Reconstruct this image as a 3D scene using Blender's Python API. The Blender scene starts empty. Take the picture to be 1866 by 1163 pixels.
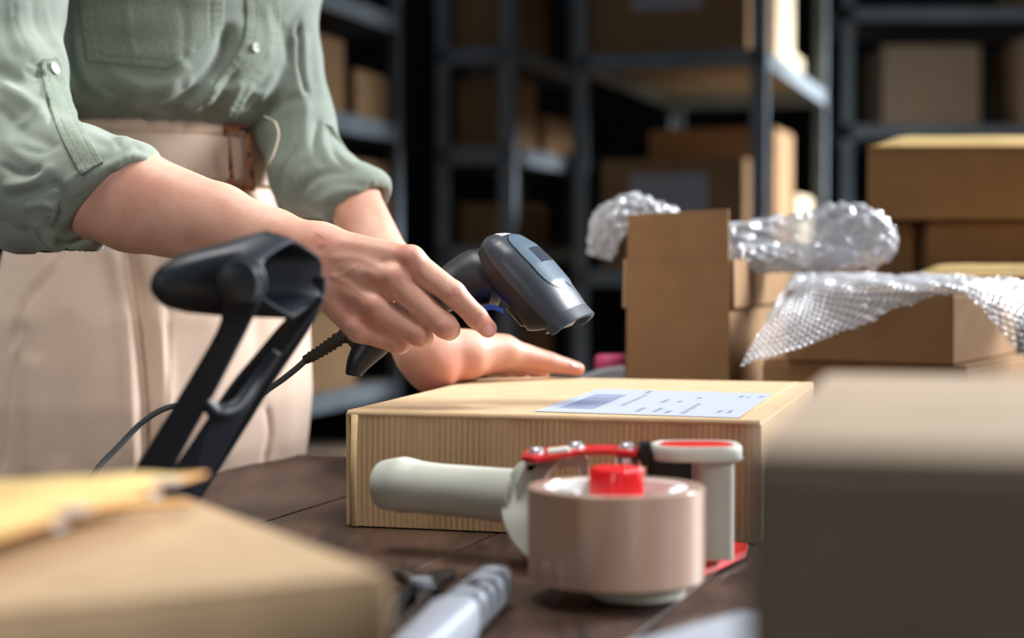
import bpy, math, random
import numpy as np
from mathutils import Vector, Matrix
from mathutils.bvhtree import BVHTree

SC = bpy.context.scene
COL = SC.collection
TABLE_H = 76.0            # all authoring coordinates are centimetres, z = 0 on the table top
CAM_H, HORIZON, FPX = 19.5, 471.0, 3200.0
PIT = math.atan((581.5 - HORIZON) / FPX)

# ------------------------------------------------------------------ camera, light, exposure
cam = bpy.data.objects.new('camera', bpy.data.cameras.new('camera'))
COL.objects.link(cam); SC.camera = cam
cam.location = (0, 0, (CAM_H + TABLE_H) / 100)
cam.rotation_euler = (math.pi / 2 - PIT, 0, 0)
cam.data.sensor_width = 36
cam.data.lens = 36 * FPX / 1866
cam.data.clip_start = 0.02
cam.data.dof.use_dof = True
cam.data.dof.focus_distance = 1.32
cam.data.dof.aperture_fstop = (cam.data.lens / 10) / 1.6

w = bpy.data.worlds.new('room light'); SC.world = w; w.use_nodes = True
w.node_tree.nodes['Background'].inputs[0].default_value = (0.62, 0.72, 0.80, 1)
w.node_tree.nodes['Background'].inputs[1].default_value = 0.12

def area(name, loc, target, sx, sy, power, color, spread=180):
    l = bpy.data.lights.new(name, 'AREA'); l.shape = 'RECTANGLE'; l.size = sx; l.size_y = sy
    l.energy = power; l.color = color; l.spread = math.radians(spread)
    o = bpy.data.objects.new(name, l); COL.objects.link(o)
    o.location = loc
    o.rotation_euler = (Vector(target) - Vector(loc)).to_track_quat('-Z', 'Y').to_euler()
    return o
area('window_light', (2.7, 2.75, 2.35), (0.05, 1.45, 0.85), 1.1, 1.1, 72, (0.93, 0.965, 1.0), 86)
area('rear_window_light', (3.3, 4.6, 2.2), (0.85, 4.75, 1.1), 0.8, 1.0, 22, (0.92, 0.96, 1.0), 36)
area('ceiling_lamp', (-0.4, 1.32, 2.65), (-0.33, 1.35, 0.9), 1.0, 1.0, 5.6, (1.0, 0.98, 0.95), 52)
area('front_window_light', (2.3, -0.1, 2.0), (-0.15, 0.6, 0.8), 0.9, 0.9, 4.5, (0.95, 0.97, 1.0), 38)
area('left_fill_light', (-1.6, -0.6, 1.7), (-0.45, 1.6, 0.95), 0.8, 0.8, 0.7, (1.0, 0.98, 0.95), 24)  # added weak fill that lifts the trousers from the left, no known window

SC.view_settings.view_transform = 'Standard'
SC.view_settings.look = 'None'
SC.view_settings.gamma = 1
SC.view_settings.use_curve_mapping = False
SC.view_settings.exposure = 0.0

# ------------------------------------------------------------------ helpers
cP, sP = math.cos(PIT), math.sin(PIT)
def P(px, py, Y):
    """the point that lies Y cm in front of the camera at this place of the 1866x1163 photograph"""
    u = (px - 933) / FPX; v = (py - 581.5) / FPX
    r = np.array([u, cP - v * sP, -sP - v * cP])
    return np.array([0, 0, CAM_H]) + r * (Y / r[1])
def G(px, py, z=0.0):
    """the point of the horizontal plane at height z seen at this pixel"""
    u = (px - 933) / FPX; v = (py - 581.5) / FPX
    r = np.array([u, cP - v * sP, -sP - v * cP])
    return np.array([0, 0, CAM_H]) + r * ((z - CAM_H) / r[2])
def proj(p):
    p = np.asarray(p, float)
    z = p[..., 2] - CAM_H
    d = p[..., 1] * cP - z * sP; u = p[..., 1] * sP + z * cP
    return 933 + FPX * p[..., 0] / d, 581.5 - FPX * u / d
def W(p): return Vector((p[0] / 100, p[1] / 100, (p[2] + TABLE_H) / 100))
def v3(*a): return np.array(a, float)
def unit(v): v = np.asarray(v, float); return v / np.linalg.norm(v)

class MB:
    def __init__(s): s.v = []; s.f = []; s.m = []
    def add(s, vs, fs, mi=0):
        n = len(s.v); s.v += [tuple(map(float, p)) for p in vs]
        s.f += [tuple(n + i for i in f) for f in fs]; s.m += [mi] * len(fs); return s
    def box(s, o, a, b, c, mi=0):
        """box from corner o with edge vectors a, b, c"""
        o, a, b, c = map(lambda q: np.asarray(q, float), (o, a, b, c))
        vs = [o, o + a, o + a + b, o + b, o + c, o + a + c, o + a + b + c, o + b + c]
        fs = [(0, 3, 2, 1), (4, 5, 6, 7), (0, 1, 5, 4), (1, 2, 6, 5), (2, 3, 7, 6), (3, 0, 4, 7)]
        if np.dot(np.cross(a, b), c) < 0: fs = [f[::-1] for f in fs]
        return s.add(vs, fs, mi)
    def prism(s, poly, vec, mi=0):
        n = len(poly); poly = [np.asarray(p, float) for p in poly]; vec = np.asarray(vec, float)
        nr = sum((np.cross(poly[i] - poly[0], poly[(i + 1) % n] - poly[0]) for i in range(1, n - 1)), np.zeros(3))
        if np.dot(nr, vec) > 0: poly = poly[::-1]
        vs = poly + [p + vec for p in poly]
        fs = [tuple(range(n)), tuple(range(2 * n - 1, n - 1, -1))]
        fs += [(i, i + n, (i + 1) % n + n, (i + 1) % n) for i in range(n)]
        return s.add(vs, fs, mi)
    def loft(s, rings, cap=True, closed=True, mi=0):
        n = len(rings[0]); vs = [p for r in rings for p in r]; fs = []
        for k in range(len(rings) - 1):
            for i in range(n if closed else n - 1):
                j = (i + 1) % n
                fs.append((k * n + i, k * n + j, (k + 1) * n + j, (k + 1) * n + i))
        if cap:
            fs.append(tuple(range(n - 1, -1, -1))); fs.append(tuple((len(rings) - 1) * n + i for i in range(n)))
        return s.add(vs, fs, mi)
    def tube(s, pts, r, n=12, cap=True, up=(0, 0, 1), mi=0, flat=1.0):
        pts = [np.asarray(p, float) for p in pts]; m = len(pts)
        rr = r if hasattr(r, '__len__') else [r] * m
        rings = []; prev = None
        for i in range(m):
            t = unit(pts[min(i + 1, m - 1)] - pts[max(i - 1, 0)])
            x = np.cross(t, up) if prev is None else prev - t * np.dot(prev, t)
            if np.linalg.norm(x) < 1e-5: x = np.cross(t, (0, 1, 0))
            x = unit(x); y = np.cross(t, x); prev = x
            rings.append([pts[i] + rr[i] * (math.cos(a) * x + flat * math.sin(a) * y) for a in
                          [2 * math.pi * k / n for k in range(n)]])
        return s.loft(rings, cap, mi=mi)
    def lathe(s, c, axis, prof, n=32, mi=0, closed_prof=False):
        axis = unit(axis); x = np.cross(axis, (0, 1, 0))
        if np.linalg.norm(x) < .1: x = np.cross(axis, (1, 0, 0))
        x = unit(x); y = np.cross(axis, x); c = np.asarray(c, float)
        rings = [[c + axis * h + r * (math.cos(a) * x + math.sin(a) * y) for a in [2 * math.pi * k / n for k in range(n)]]
                 for r, h in prof]
        if closed_prof: rings.append(rings[0])
        return s.loft(rings, not closed_prof, mi=mi)

def spline(pts, n=8):
    pts = [np.asarray(p, float) for p in pts]; out = []
    for i in range(len(pts) - 1):
        p0 = pts[max(i - 1, 0)]; p1 = pts[i]; p2 = pts[i + 1]; p3 = pts[min(i + 2, len(pts) - 1)]
        for k in range(n):
            t = k / n
            out.append(.5 * ((2 * p1) + (p2 - p0) * t + (2 * p0 - 5 * p1 + 4 * p2 - p3) * t * t + (3 * p1 - p0 - 3 * p2 + p3) * t ** 3))
    out.append(pts[-1]); return out

def root(name, base, label, cat, group=None):
    o = bpy.data.objects.new(name, None); COL.objects.link(o); o.location = W(base)
    o.empty_display_size = .02
    o['label'] = label; o['category'] = cat
    if group: o['group'] = group
    return o
def tag(o, label, cat, group=None):
    o['label'] = label; o['category'] = cat
    if group: o['group'] = group
    return o
def obj(name, mb, mats, parent=None, base=None, smooth=False, bevel=0, seg=2, auto=None, label=None, rootloc=None):
    if isinstance(mb, MB): vs, fs, mi = mb.v, mb.f, mb.m
    else: vs, fs = mb; mi = None
    a = np.asarray(vs, float) / 100; a = a + np.array([0, 0, TABLE_H / 100])
    if rootloc is not None: off = np.array(W(rootloc))
    elif parent is not None: off = np.array(root_world(parent))
    elif base is not None: off = np.array(W(base))
    else:
        lo, hi = a.min(0), a.max(0); off = np.array([(lo[0] + hi[0]) / 2, (lo[1] + hi[1]) / 2, lo[2]])
    a = a - off
    me = bpy.data.meshes.new(name)
    if isinstance(mb, MB): me.from_pydata(a.tolist(), [], fs)
    else:
        fa = np.asarray(fs, np.int32)
        me.vertices.add(len(a)); me.vertices.foreach_set('co', a.astype(np.float32).ravel())
        k = fa.shape[1]; me.loops.add(fa.size); me.loops.foreach_set('vertex_index', fa.ravel())
        me.polygons.add(len(fa)); me.polygons.foreach_set('loop_start', np.arange(0, fa.size, k, dtype=np.int32))
        me.polygons.foreach_set('loop_total', np.full(len(fa), k, np.int32))
        me.update(calc_edges=True); me.validate()
    if not isinstance(mats, (list, tuple)): mats = [mats]
    for m in mats: me.materials.append(m)
    if mi and any(mi): me.polygons.foreach_set('material_index', mi)
    if smooth or auto: me.polygons.foreach_set('use_smooth', [True] * len(me.polygons))
    o = bpy.data.objects.new(name, me); COL.objects.link(o)
    if auto:
        try: me.set_sharp_from_angle(angle=math.radians(auto))
        except Exception: pass
    if parent is not None: o.parent = parent
    else: o.location = off
    if bevel:
        b = o.modifiers.new('bevel', 'BEVEL'); b.width = bevel / 100; b.segments = seg; b.limit_method = 'ANGLE'
        b.angle_limit = math.radians(35); b.harden_normals = False
    if label: o['label'] = label
    return o
def root_world(o):
    v = Vector((0, 0, 0))
    while o is not None: v = v + o.location; o = o.parent
    return v
def dup(o, parent=None):
    c = o.copy(); COL.objects.link(c)
    if parent: c.parent = parent
    for ch in list(o.children): dup(ch, c)
    return c

# ------------------------------------------------------------------ materials
def lin(r, g, b):
    f = lambda c: ((c / 255 + .055) / 1.055) ** 2.4 if c > 10 else c / 255 / 12.92
    return (f(r), f(g), f(b), 1)
def mat(name, col, rough=.6, metal=0, var=0.0, vscale=30, col2=None, bump=0, bscale=200, stretch=(1, 1, 1),
        spec=.5, sss=0, coat=0, sheen=0, trans=0, alpha=1, ior=1.45, sss_col=None, wave=None):
    m = bpy.data.materials.new(name); m.use_nodes = True; nt = m.node_tree; N = nt.nodes; L = nt.links
    b = N['Principled BSDF']; I = b.inputs
    I['Base Color'].default_value = col; I['Roughness'].default_value = rough; I['Metallic'].default_value = metal
    I['Specular IOR Level'].default_value = spec; I['IOR'].default_value = ior
    if sss:
        I['Subsurface Weight'].default_value = sss; I['Subsurface Radius'].default_value = (1, .35, .2); I['Subsurface Scale'].default_value = .003
    I['Coat Weight'].default_value = coat; I['Coat Roughness'].default_value = .15
    if sheen: I['Sheen Weight'].default_value = sheen; I['Sheen Roughness'].default_value = .5
    I['Transmission Weight'].default_value = trans; I['Alpha'].default_value = alpha
    tc = N.new('ShaderNodeTexCoord'); mp = N.new('ShaderNodeMapping'); mp.inputs['Scale'].default_value = stretch
    L.new(tc.outputs['Object'], mp.inputs['Vector'])
    if var:
        n = N.new('ShaderNodeTexNoise'); n.inputs['Scale'].default_value = vscale; n.inputs['Detail'].default_value = 5
        L.new(mp.outputs[0], n.inputs['Vector'])
        r = N.new('ShaderNodeValToRGB'); c2 = col2 or tuple(min(1, c * (1 - var)) for c in col[:3]) + (1,)
        r.color_ramp.elements[0].position = .35; r.color_ramp.elements[1].position = .68
        r.color_ramp.elements[0].color = c2; r.color_ramp.elements[1].color = col
        L.new(n.outputs['Fac'], r.inputs['Fac']); L.new(r.outputs['Color'], I['Base Color'])
    if bump:
        n2 = N.new('ShaderNodeTexNoise'); n2.inputs['Scale'].default_value = bscale; n2.inputs['Detail'].default_value = 4
        L.new(mp.outputs[0], n2.inputs['Vector'])
        bp = N.new('ShaderNodeBump'); bp.inputs['Strength'].default_value = bump; bp.inputs['Distance'].default_value = .001
        L.new(n2.outputs['Fac'], bp.inputs['Height']); L.new(bp.outputs[0], I['Normal'])
    return m
CARD = lin(196, 160, 118)
M = {}
M['card'] = mat('kraft cardboard', lin(196, 166, 130), .8, var=.12, vscale=45, bump=.15, bscale=700, spec=.25)
M['card_flute'] = mat('kraft cardboard fluted', lin(190, 158, 118), .8, var=.16, vscale=60, bump=.2, bscale=900, stretch=(1, 1, .15), spec=.25)
M['card_dark'] = mat('brown cardboard', lin(160, 126, 92), .85, var=.12, vscale=30, spec=.2)
M['card_grey'] = mat('greyish cardboard', lin(190, 168, 144), .85, var=.1, vscale=30, spec=.2)
M['card_pale'] = mat('pale cardboard', lin(222, 204, 172), .8, var=.08, vscale=40, spec=.2)
M['card_edge'] = mat('cardboard cut edge', lin(214, 182, 138), .9, var=.2, vscale=120)
M['paper'] = mat('label paper', lin(164, 170, 184), .7, spec=.1)
M['print'] = mat('printed grey ink', lin(136, 143, 162), .7, spec=.1)
M['print_pale'] = mat('printed pale blue ink', lin(140, 150, 174), .7, spec=.1)
M['label_far'] = mat('grey white label paper', lin(178, 176, 188), .7)
M['metal_rack'] = mat('galvanised rack steel', lin(142, 152, 160), .55, metal=.15, var=.25, vscale=14)
M['shelf_board'] = mat('rack shelf board', lin(150, 132, 112), .7, var=.1)
M['kraft_env'] = mat('yellow kraft envelope paper', lin(222, 188, 124), .6, var=.1, vscale=18, bump=.35, bscale=60, spec=.4)
M['env_edge'] = mat('orange envelope seam', lin(206, 148, 78), .6)
M['shirt'] = mat('sage green linen', lin(138, 148, 137), .85, var=.1, vscale=60, bump=.35, bscale=1100, spec=.15, sheen=.25)
M['shirt_seam'] = mat('sage green seam cloth', lin(132, 143, 128), .85, var=.2, vscale=350, bump=.6, bscale=500, spec=.15, sheen=.2)
M['stitch'] = mat('pale thread', lin(178, 184, 160), .8)
M['pants'] = mat('beige twill', lin(232, 205, 184), .8, var=.06, vscale=50, bump=.25, bscale=1300, spec=.15, sheen=.2)
M['seam_dark'] = mat('beige seam in the fold', lin(150, 112, 90), .9)
M['pearl'] = mat('pearl button', lin(228, 226, 220), .22, spec=.6, coat=.4)
M['thread'] = mat('dark thread', lin(60, 60, 58), .8)
M['plastic_black'] = mat('matt black plastic', lin(38, 42, 46), .42, spec=.5, bump=.08, bscale=2500)
M['plastic_slate'] = mat('satin slate plastic', lin(62, 68, 76), .36, spec=.5, bump=.06, bscale=2500)
M['plastic_side'] = mat('dark housing plastic', lin(34, 34, 35), .4, spec=.5)
M['panel'] = mat('slate top panel', lin(88, 104, 118), .3, spec=.5)
M['screen'] = mat('dark indicator window', lin(58, 62, 72), .2)
M['blue'] = mat('blue trigger plastic', lin(36, 84, 200), .35)
M['sticker_tan'] = mat('tan warning strip', lin(190, 158, 128), .5)
M['cradle'] = mat('blue black stand plastic', lin(28, 35, 43), .38, spec=.55, bump=.06, bscale=2000)
M['cable'] = mat('grey cable rubber', lin(88, 92, 92), .5)
M['relief'] = mat('brown black cable relief rubber', lin(64, 58, 50), .6)
M['cream'] = mat('putty plastic', lin(206, 208, 196), .38, spec=.5, var=.04, vscale=20)
M['cream_dark'] = mat('grey putty plastic', lin(176, 172, 162), .4, spec=.5)
M['white_pl'] = mat('white plastic', lin(226, 230, 228), .35)
M['red'] = mat('red painted metal', lin(208, 30, 32), .32, coat=.3)
M['red_pl'] = mat('bright red plastic', lin(226, 22, 30), .35)
M['chrome'] = mat('chrome', lin(214, 218, 224), .2, metal=.6, coat=.5)
M['steel'] = mat('brushed steel', lin(160, 167, 178), .36, metal=.25)
M['black_metal'] = mat('black steel', lin(26, 27, 30), .35, metal=.4)
M['tape'] = mat('brown packing tape', lin(186, 156, 138), .2, var=.08, vscale=16, spec=.55, coat=.5, stretch=(1, 1, .5))
M['tape_side'] = mat('wound tape edge', lin(196, 178, 164), .45, coat=.2)
M['core'] = mat('pale grey core', lin(224, 225, 222), .8)
M['grey_box'] = mat('light grey plastic', lin(172, 178, 188), .4)
M['pink'] = mat('pink plastic', lin(226, 92, 140), .4)
M['nail'] = mat('finger nail', lin(228, 160, 152), .28, spec=.5, sss=.3, coat=.3)
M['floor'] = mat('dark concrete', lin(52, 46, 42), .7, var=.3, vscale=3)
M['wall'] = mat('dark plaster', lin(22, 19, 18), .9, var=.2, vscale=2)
M['shoe'] = mat('dark shoe leather', lin(40, 34, 32), .5)
def skin_material():
    m = mat('skin', lin(222, 168, 144), .48, sss=.35, spec=.4, bump=.28, bscale=900)
    nt = m.node_tree; N = nt.nodes; L = nt.links
    b = N['Principled BSDF']
    tc = N.new('ShaderNodeTexCoord'); n = N.new('ShaderNodeTexNoise'); n.inputs['Scale'].default_value = 26; n.inputs['Detail'].default_value = 6
    L.new(tc.outputs['Object'], n.inputs['Vector'])
    r = N.new('ShaderNodeValToRGB'); r.color_ramp.elements[0].color = lin(204, 148, 126); r.color_ramp.elements[1].color = lin(222, 174, 152)
    r.color_ramp.elements[0].position = .35; r.color_ramp.elements[1].position = .65
    L.new(n.outputs['Fac'], r.inputs['Fac'])
    at = N.new('ShaderNodeAttribute'); at.attribute_name = 'flush'
    mx = N.new('ShaderNodeMix'); mx.data_type = 'RGBA'
    L.new(at.outputs['Fac'], mx.inputs['Factor']); L.new(r.outputs['Color'], mx.inputs['A']); mx.inputs['B'].default_value = lin(200, 118, 102)
    L.new(mx.outputs['Result'], b.inputs['Base Color'])
    return m
M['skin'] = skin_material()
def wood_material():
    m = bpy.data.materials.new('dark stained planks'); m.use_nodes = True; nt = m.node_tree; N = nt.nodes; L = nt.links
    b = N['Principled BSDF']; tc = N.new('ShaderNodeTexCoord'); mp = N.new('ShaderNodeMapping')
    mp.inputs['Rotation'].default_value = (0, 0, math.radians(19)); mp.inputs['Scale'].default_value = (1, .12, 1)
    L.new(tc.outputs['Object'], mp.inputs['Vector'])
    oi = N.new('ShaderNodeObjectInfo'); ad = N.new('ShaderNodeVectorMath'); ad.operation = 'ADD'
    L.new(mp.outputs[0], ad.inputs[0]); L.new(oi.outputs['Random'], ad.inputs[1])
    n = N.new('ShaderNodeTexNoise'); n.inputs['Scale'].default_value = 38; n.inputs['Detail'].default_value = 8; n.inputs['Roughness'].default_value = .65
    L.new(ad.outputs[0], n.inputs['Vector'])
    r = N.new('ShaderNodeValToRGB'); e = r.color_ramp.elements
    e[0].position = .3; e[0].color = lin(30, 19, 14); e[1].position = .7; e[1].color = lin(86, 60, 46); b.inputs['Specular IOR Level'].default_value = .3
    L.new(n.outputs['Fac'], r.inputs['Fac']); L.new(r.outputs['Color'], b.inputs['Base Color'])
    r2 = N.new('ShaderNodeValToRGB'); r2.color_ramp.elements[0].color = (.45,) * 3 + (1,); r2.color_ramp.elements[1].color = (.62,) * 3 + (1,)
    L.new(n.outputs['Fac'], r2.inputs['Fac']); L.new(r2.outputs['Color'], b.inputs['Roughness'])
    bp = N.new('ShaderNodeBump'); bp.inputs['Strength'].default_value = .35; bp.inputs['Distance'].default_value = .002
    L.new(n.outputs['Fac'], bp.inputs['Height']); L.new(bp.outputs[0], b.inputs['Normal'])
    return m
M['wood'] = wood_material()
def wrap_material():
    m = bpy.data.materials.new('clear bubble wrap film'); m.use_nodes = True; nt = m.node_tree; N = nt.nodes; L = nt.links
    b = N['Principled BSDF']; b.inputs['Base Color'].default_value = (.76, .78, .82, 1); b.inputs['Roughness'].default_value = .16
    b.inputs['Specular IOR Level'].default_value = .9; b.inputs['Coat Weight'].default_value = .6; b.inputs['Coat Roughness'].default_value = .06
    tr = N.new('ShaderNodeBsdfTransparent'); tr.inputs[0].default_value = (.93, .94, .96, 1)
    lw = N.new('ShaderNodeLayerWeight'); lw.inputs[0].default_value = .35
    mr = N.new('ShaderNodeMapRange'); mr.inputs['To Min'].default_value = .38; mr.inputs['To Max'].default_value = .95
    mx = N.new('ShaderNodeMixShader'); L.new(lw.outputs['Facing'], mr.inputs['Value']); L.new(mr.outputs[0], mx.inputs[0])
    L.new(tr.outputs[0], mx.inputs[1]); L.new(b.outputs[0], mx.inputs[2]); L.new(mx.outputs[0], N['Material Output'].inputs['Surface'])
    return m
M['wrap'] = wrap_material()
def tortoise():
    m = mat('tortoiseshell', lin(150, 84, 46), .2, coat=.5)
    nt = m.node_tree; N = nt.nodes; L = nt.links
    tc = N.new('ShaderNodeTexCoord'); n = N.new('ShaderNodeTexNoise'); n.inputs['Scale'].default_value = 170; n.inputs['Detail'].default_value = 2
    L.new(tc.outputs['Object'], n.inputs['Vector'])
    r = N.new('ShaderNodeValToRGB'); e = r.color_ramp.elements; e[0].position = .42; e[0].color = lin(40, 24, 18); e[1].position = .56; e[1].color = lin(176, 104, 60)
    L.new(n.outputs['Fac'], r.inputs['Fac']); L.new(r.outputs['Color'], N['Principled BSDF'].inputs['Base Color'])
    return m
M['tortoise'] = tortoise()

# ------------------------------------------------------------------ the room
TH = math.radians(19)
NA = v3(math.cos(TH), -math.sin(TH), 0); NB = v3(math.sin(TH), math.cos(TH), 0)      # across / along the planks
UP = v3(0, 0, 1)
def AB(a, b, z=0.0): return NA * a + NB * b + UP * z
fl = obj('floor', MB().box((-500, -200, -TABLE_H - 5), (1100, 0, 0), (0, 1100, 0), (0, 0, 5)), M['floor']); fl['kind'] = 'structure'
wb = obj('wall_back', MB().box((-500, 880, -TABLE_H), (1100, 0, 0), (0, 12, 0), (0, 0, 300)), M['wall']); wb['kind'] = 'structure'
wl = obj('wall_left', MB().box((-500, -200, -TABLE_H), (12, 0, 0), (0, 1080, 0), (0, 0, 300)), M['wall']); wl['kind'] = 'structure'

# packing table: planks, aprons, legs
def table(label, a0, a1, b0, b1, wplank, first=None):
    t = root('packing_table', AB((a0 + a1) / 2, (b0 + b1) / 2, -TABLE_H), label, 'table')
    a = a0; k = 0
    while a < a1 - .1:
        e = min(a + wplank, a1)
        obj('plank', MB().box(AB(a + .08, b0, -3.2), NA * (e - a - .16), NB * (b1 - b0), UP * 3.2), M['wood'], t, bevel=.12)
        a = e; k += 1
    obj('frame', MB().box(AB(a0 + 4, b0 + 4, -10), NA * (a1 - a0 - 8), NB * 3, UP * 6.8)
        .box(AB(a0 + 4, b1 - 7, -10), NA * (a1 - a0 - 8), NB * 3, UP * 6.8)
        .box(AB(a0 + 4, b0 + 7, -10), NA * 3, NB * (b1 - b0 - 14), UP * 6.8)
        .box(AB(a1 - 7, b0 + 7, -10), NA * 3, NB * (b1 - b0 - 14), UP * 6.8), M['wood'], t, bevel=.2)
    for aa in (a0 + 4, a1 - 10):
        for bb in (b0 + 4, b1 - 10):
            obj('leg', MB().box(AB(aa, bb, -TABLE_H), NA * 6, NB * 6, UP * (TABLE_H - 10)), M['wood'], t, bevel=.3)
    return t
table('dark stained plank packing table carrying the labelled parcel and tape dispenser', -77.6, 31, 18, 157.8, 18.1)
table('second dark wooden table behind the labelled parcel, under the carton stacks', -51, 62, 161, 262, 18.1)

# ------------------------------------------------------------------ cartons
def carton(name, o, a, b, h, label, m='card', group=None, th=.4, tape=False, bev=.25, cat='box'):
    """closed carton from base corner o, edges a, b, height h: body, lid flaps with a seam"""
    o = np.asarray(o, float); a = np.asarray(a, float); b = np.asarray(b, float)
    c = root(name, o + (a + b) / 2, label, cat, group)
    obj('body', MB().box(o, a, b, UP * (h - .3)), M[m], c, bevel=bev, seg=3)
    ua, ub = unit(a), unit(b); la, lb = np.linalg.norm(a), np.linalg.norm(b)
    for k in (0, 1):
        obj('top_flap', MB().box(o + UP * (h - .3) + ua * .1 + ub * (.1 + k * (lb / 2 - .05)), ua * (la - .2), ub * (lb / 2 - .15), UP * .3), M[m], c, bevel=.1)
    return c

# ---- the labelled parcel
PT = .265
PA = v3(math.cos(PT), -math.sin(PT), 0); PB = v3(math.sin(PT), math.cos(PT), 0)
PO = v3(-12.1, 127.0, 0); PW, PD, PH = 30.1, 38.2, 8.5
parcel = root('parcel', PO + PA * PW / 2 + PB * PD / 2, 'flat kraft parcel with a white address label, in sharp focus on the table', 'box')
def flute_wall(o, a, up, ln, h, pitch, amp, nrm, bow=0.0):
    """a wall panel whose face shows the corrugation as real ripples"""
    n = int(ln / pitch * 6); rows = 10; vs = []; fs = []
    rnd = np.random.RandomState(3); ph = np.cumsum(rnd.normal(0, .02, n + 1)); am = amp * (1 + .5 * np.sin(np.arange(n + 1) * .07))
    for j in range(rows + 1):
        for i in range(n + 1):
            s = i / n * ln; t = j / rows
            f = am[i] * math.sin(2 * math.pi * s / pitch + ph[i]) * (1 if 0 < j < rows else .3)
            vs.append(o + a * s + up * (h * t) + nrm * (f + bow * math.sin(math.pi * t)))
    for j in range(rows):
        for i in range(n):
            q = j * (n + 1) + i; fs.append((q, q + 1, q + n + 2, q + n + 1))
    return vs, fs
body = MB().box(PO + PA * .25 + PB * .25 + UP * .05, PA * (PW - .5), PB * (PD - .5), UP * (PH - .4))
obj('body', body, M['card'], parcel, bevel=.1)
vs, fs = flute_wall(PO + PA * .9 + UP * .12, PA, UP, PW - 1.1, PH - .34, .42, .017, -PB, .12)
obj('front_panel', MB().add(vs, fs), M['card_flute'], parcel, smooth=True)
# rounded fold at the left end of the front and the side flap behind it
obj('corner_fold', MB().tube([PO + PA * .72 + PB * .1 + UP * .1, PO + PA * .7 + PB * .04 + UP * 4, PO + PA * .74 + PB * .1 + UP * (PH - .3)], .3, 10), M['card_edge'], parcel, smooth=True)
obj('side_flap', MB().box(PO + PA * -.02 + PB * .12 + UP * .08, PA * .38, PB * (PD - .4), UP * (PH - .3)), M['card'], parcel, bevel=.12)
obj('side_flap', MB().box(PO + PA * (PW - .4) + PB * .12 + UP * .08, PA * .38, PB * (PD - .4), UP * (PH - .3)), M['card'], parcel, bevel=.12)
# lid with a softly rounded front edge
prof = [(.0, -.42), (-.06, -.3), (-.02, -.14), (.1, -.03), (.3, 0), (PD - .3, 0), (PD, -.15), (PD, -.42)]
ringL = []
for s_ in np.linspace(0.15, PW - .1, 80):
    wv = .02 * math.sin(s_ * 6.28 / .42 )
    ringL.append([PO + PA * s_ + PB * (y + (wv if i < 4 else 0)) + UP * (PH + z) for i, (y, z) in enumerate(prof)])
obj('lid', MB().loft(ringL, True, True), M['card'], parcel, auto=50)
obj('back_panel', MB().box(PO + PA * .3 + PB * (PD - .24) + UP * .08, PA * (PW - .6), PB * .24, UP * (PH - .5)), M['card'], parcel)
# crease parallel to the right end of the lid
obj('lid_crease', MB().tube([PO + PA * (PW - 1.6) + PB * .6 + UP * (PH + .0), PO + PA * (PW - 1.6) + PB * (PD - .6) + UP * (PH + .0)], .05, 6), M['card_edge'], parcel, smooth=True)
lab = [G(975, 750, PH + .03), G(1345, 762, PH + .03), G(1408, 718, PH + .03), G(1090, 709, PH + .03)]
labo = obj('address_label', MB().prism(lab, UP * .02), M['paper'], parcel, label='white printed address label')
def lab_pt(u, v): return (lab[0] * (1 - u) + lab[1] * u) * (1 - v) + (lab[3] * (1 - u) + lab[2] * u) * v + UP * .028
def labquad(mb, u0, u1, v0, v1): mb.prism([lab_pt(u0, v0), lab_pt(u1, v0), lab_pt(u1, v1), lab_pt(u0, v1)], UP * .004)
bc = MB(); rnd = random.Random(5); vv = .14
for k in range(46):                                    # bar code block at the left end
    wv = rnd.choice((.007, .011, .015)); labquad(bc, .07, .25, vv, vv + wv); vv += wv + rnd.choice((.002, .004))
    if vv > .8: break
obj('barcode_print', bc, M['print_pale'], labo)['kind'] = 'stuff'
tx = MB()
for (u0, v0, n, du, h) in [(.335, .3, 8, .0, .5), (.31, .85, 6, 0, .12), (.47, .1, 5, 0, .16), (.50, .46, 4, 0, .16), (.555, .1, 5, 0, .18), (.58, .5, 2, 0, .07),
                       (.62, .08, 4, 0, .1), (.645, .68, 3, 0, .05), (.70, .07, 9, 0, .42), (.85, .78, 3, 0, .08), (.89, .78, 1, 0, .06), (.86, .15, 3, 0, .1), (.91, .15, 3, 0, .12), (.955, .8, 2, 0, .08)]:
    step = h / n
    for k in range(n):                                 # small runs of printed characters, read along the short side
        labquad(tx, u0, u0 + .02 + .008 * rnd.random(), v0 + k * step, v0 + k * step + step * .72)
obj('address_print', tx, M['print'], labo)['kind'] = 'stuff'

# ---- blurred foreground boxes
FB = math.radians(14)
fa, fb = v3(math.cos(FB), -math.sin(FB), 0), v3(math.sin(FB), math.cos(FB), 0)
fo = P(1352, 815, 41); fo[2] = 0
carton('shipping_box', fo, fa * 22, fb * 27, 15.1, 'large brown shipping box at the right front, closest to the viewer', 'card_grey')
lc = G(715, 1045, 8.6); lb_ = G(350, 908, 8.6); la_ = G(0, 1108, 8.6)
e1 = unit((lb_ - lc) * v3(1, 1, 0)); e2 = unit(v3(-e1[1], e1[0], 0)); 
if np.dot(e2, la_ - lc) < 0: e2 = -e2
lc[2] = 0
carton('shipping_box', lc, e2 * 26, e1 * 22.5, 8.6, 'pale kraft shipping box at the left front, under the yellow envelopes', 'card')

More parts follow.
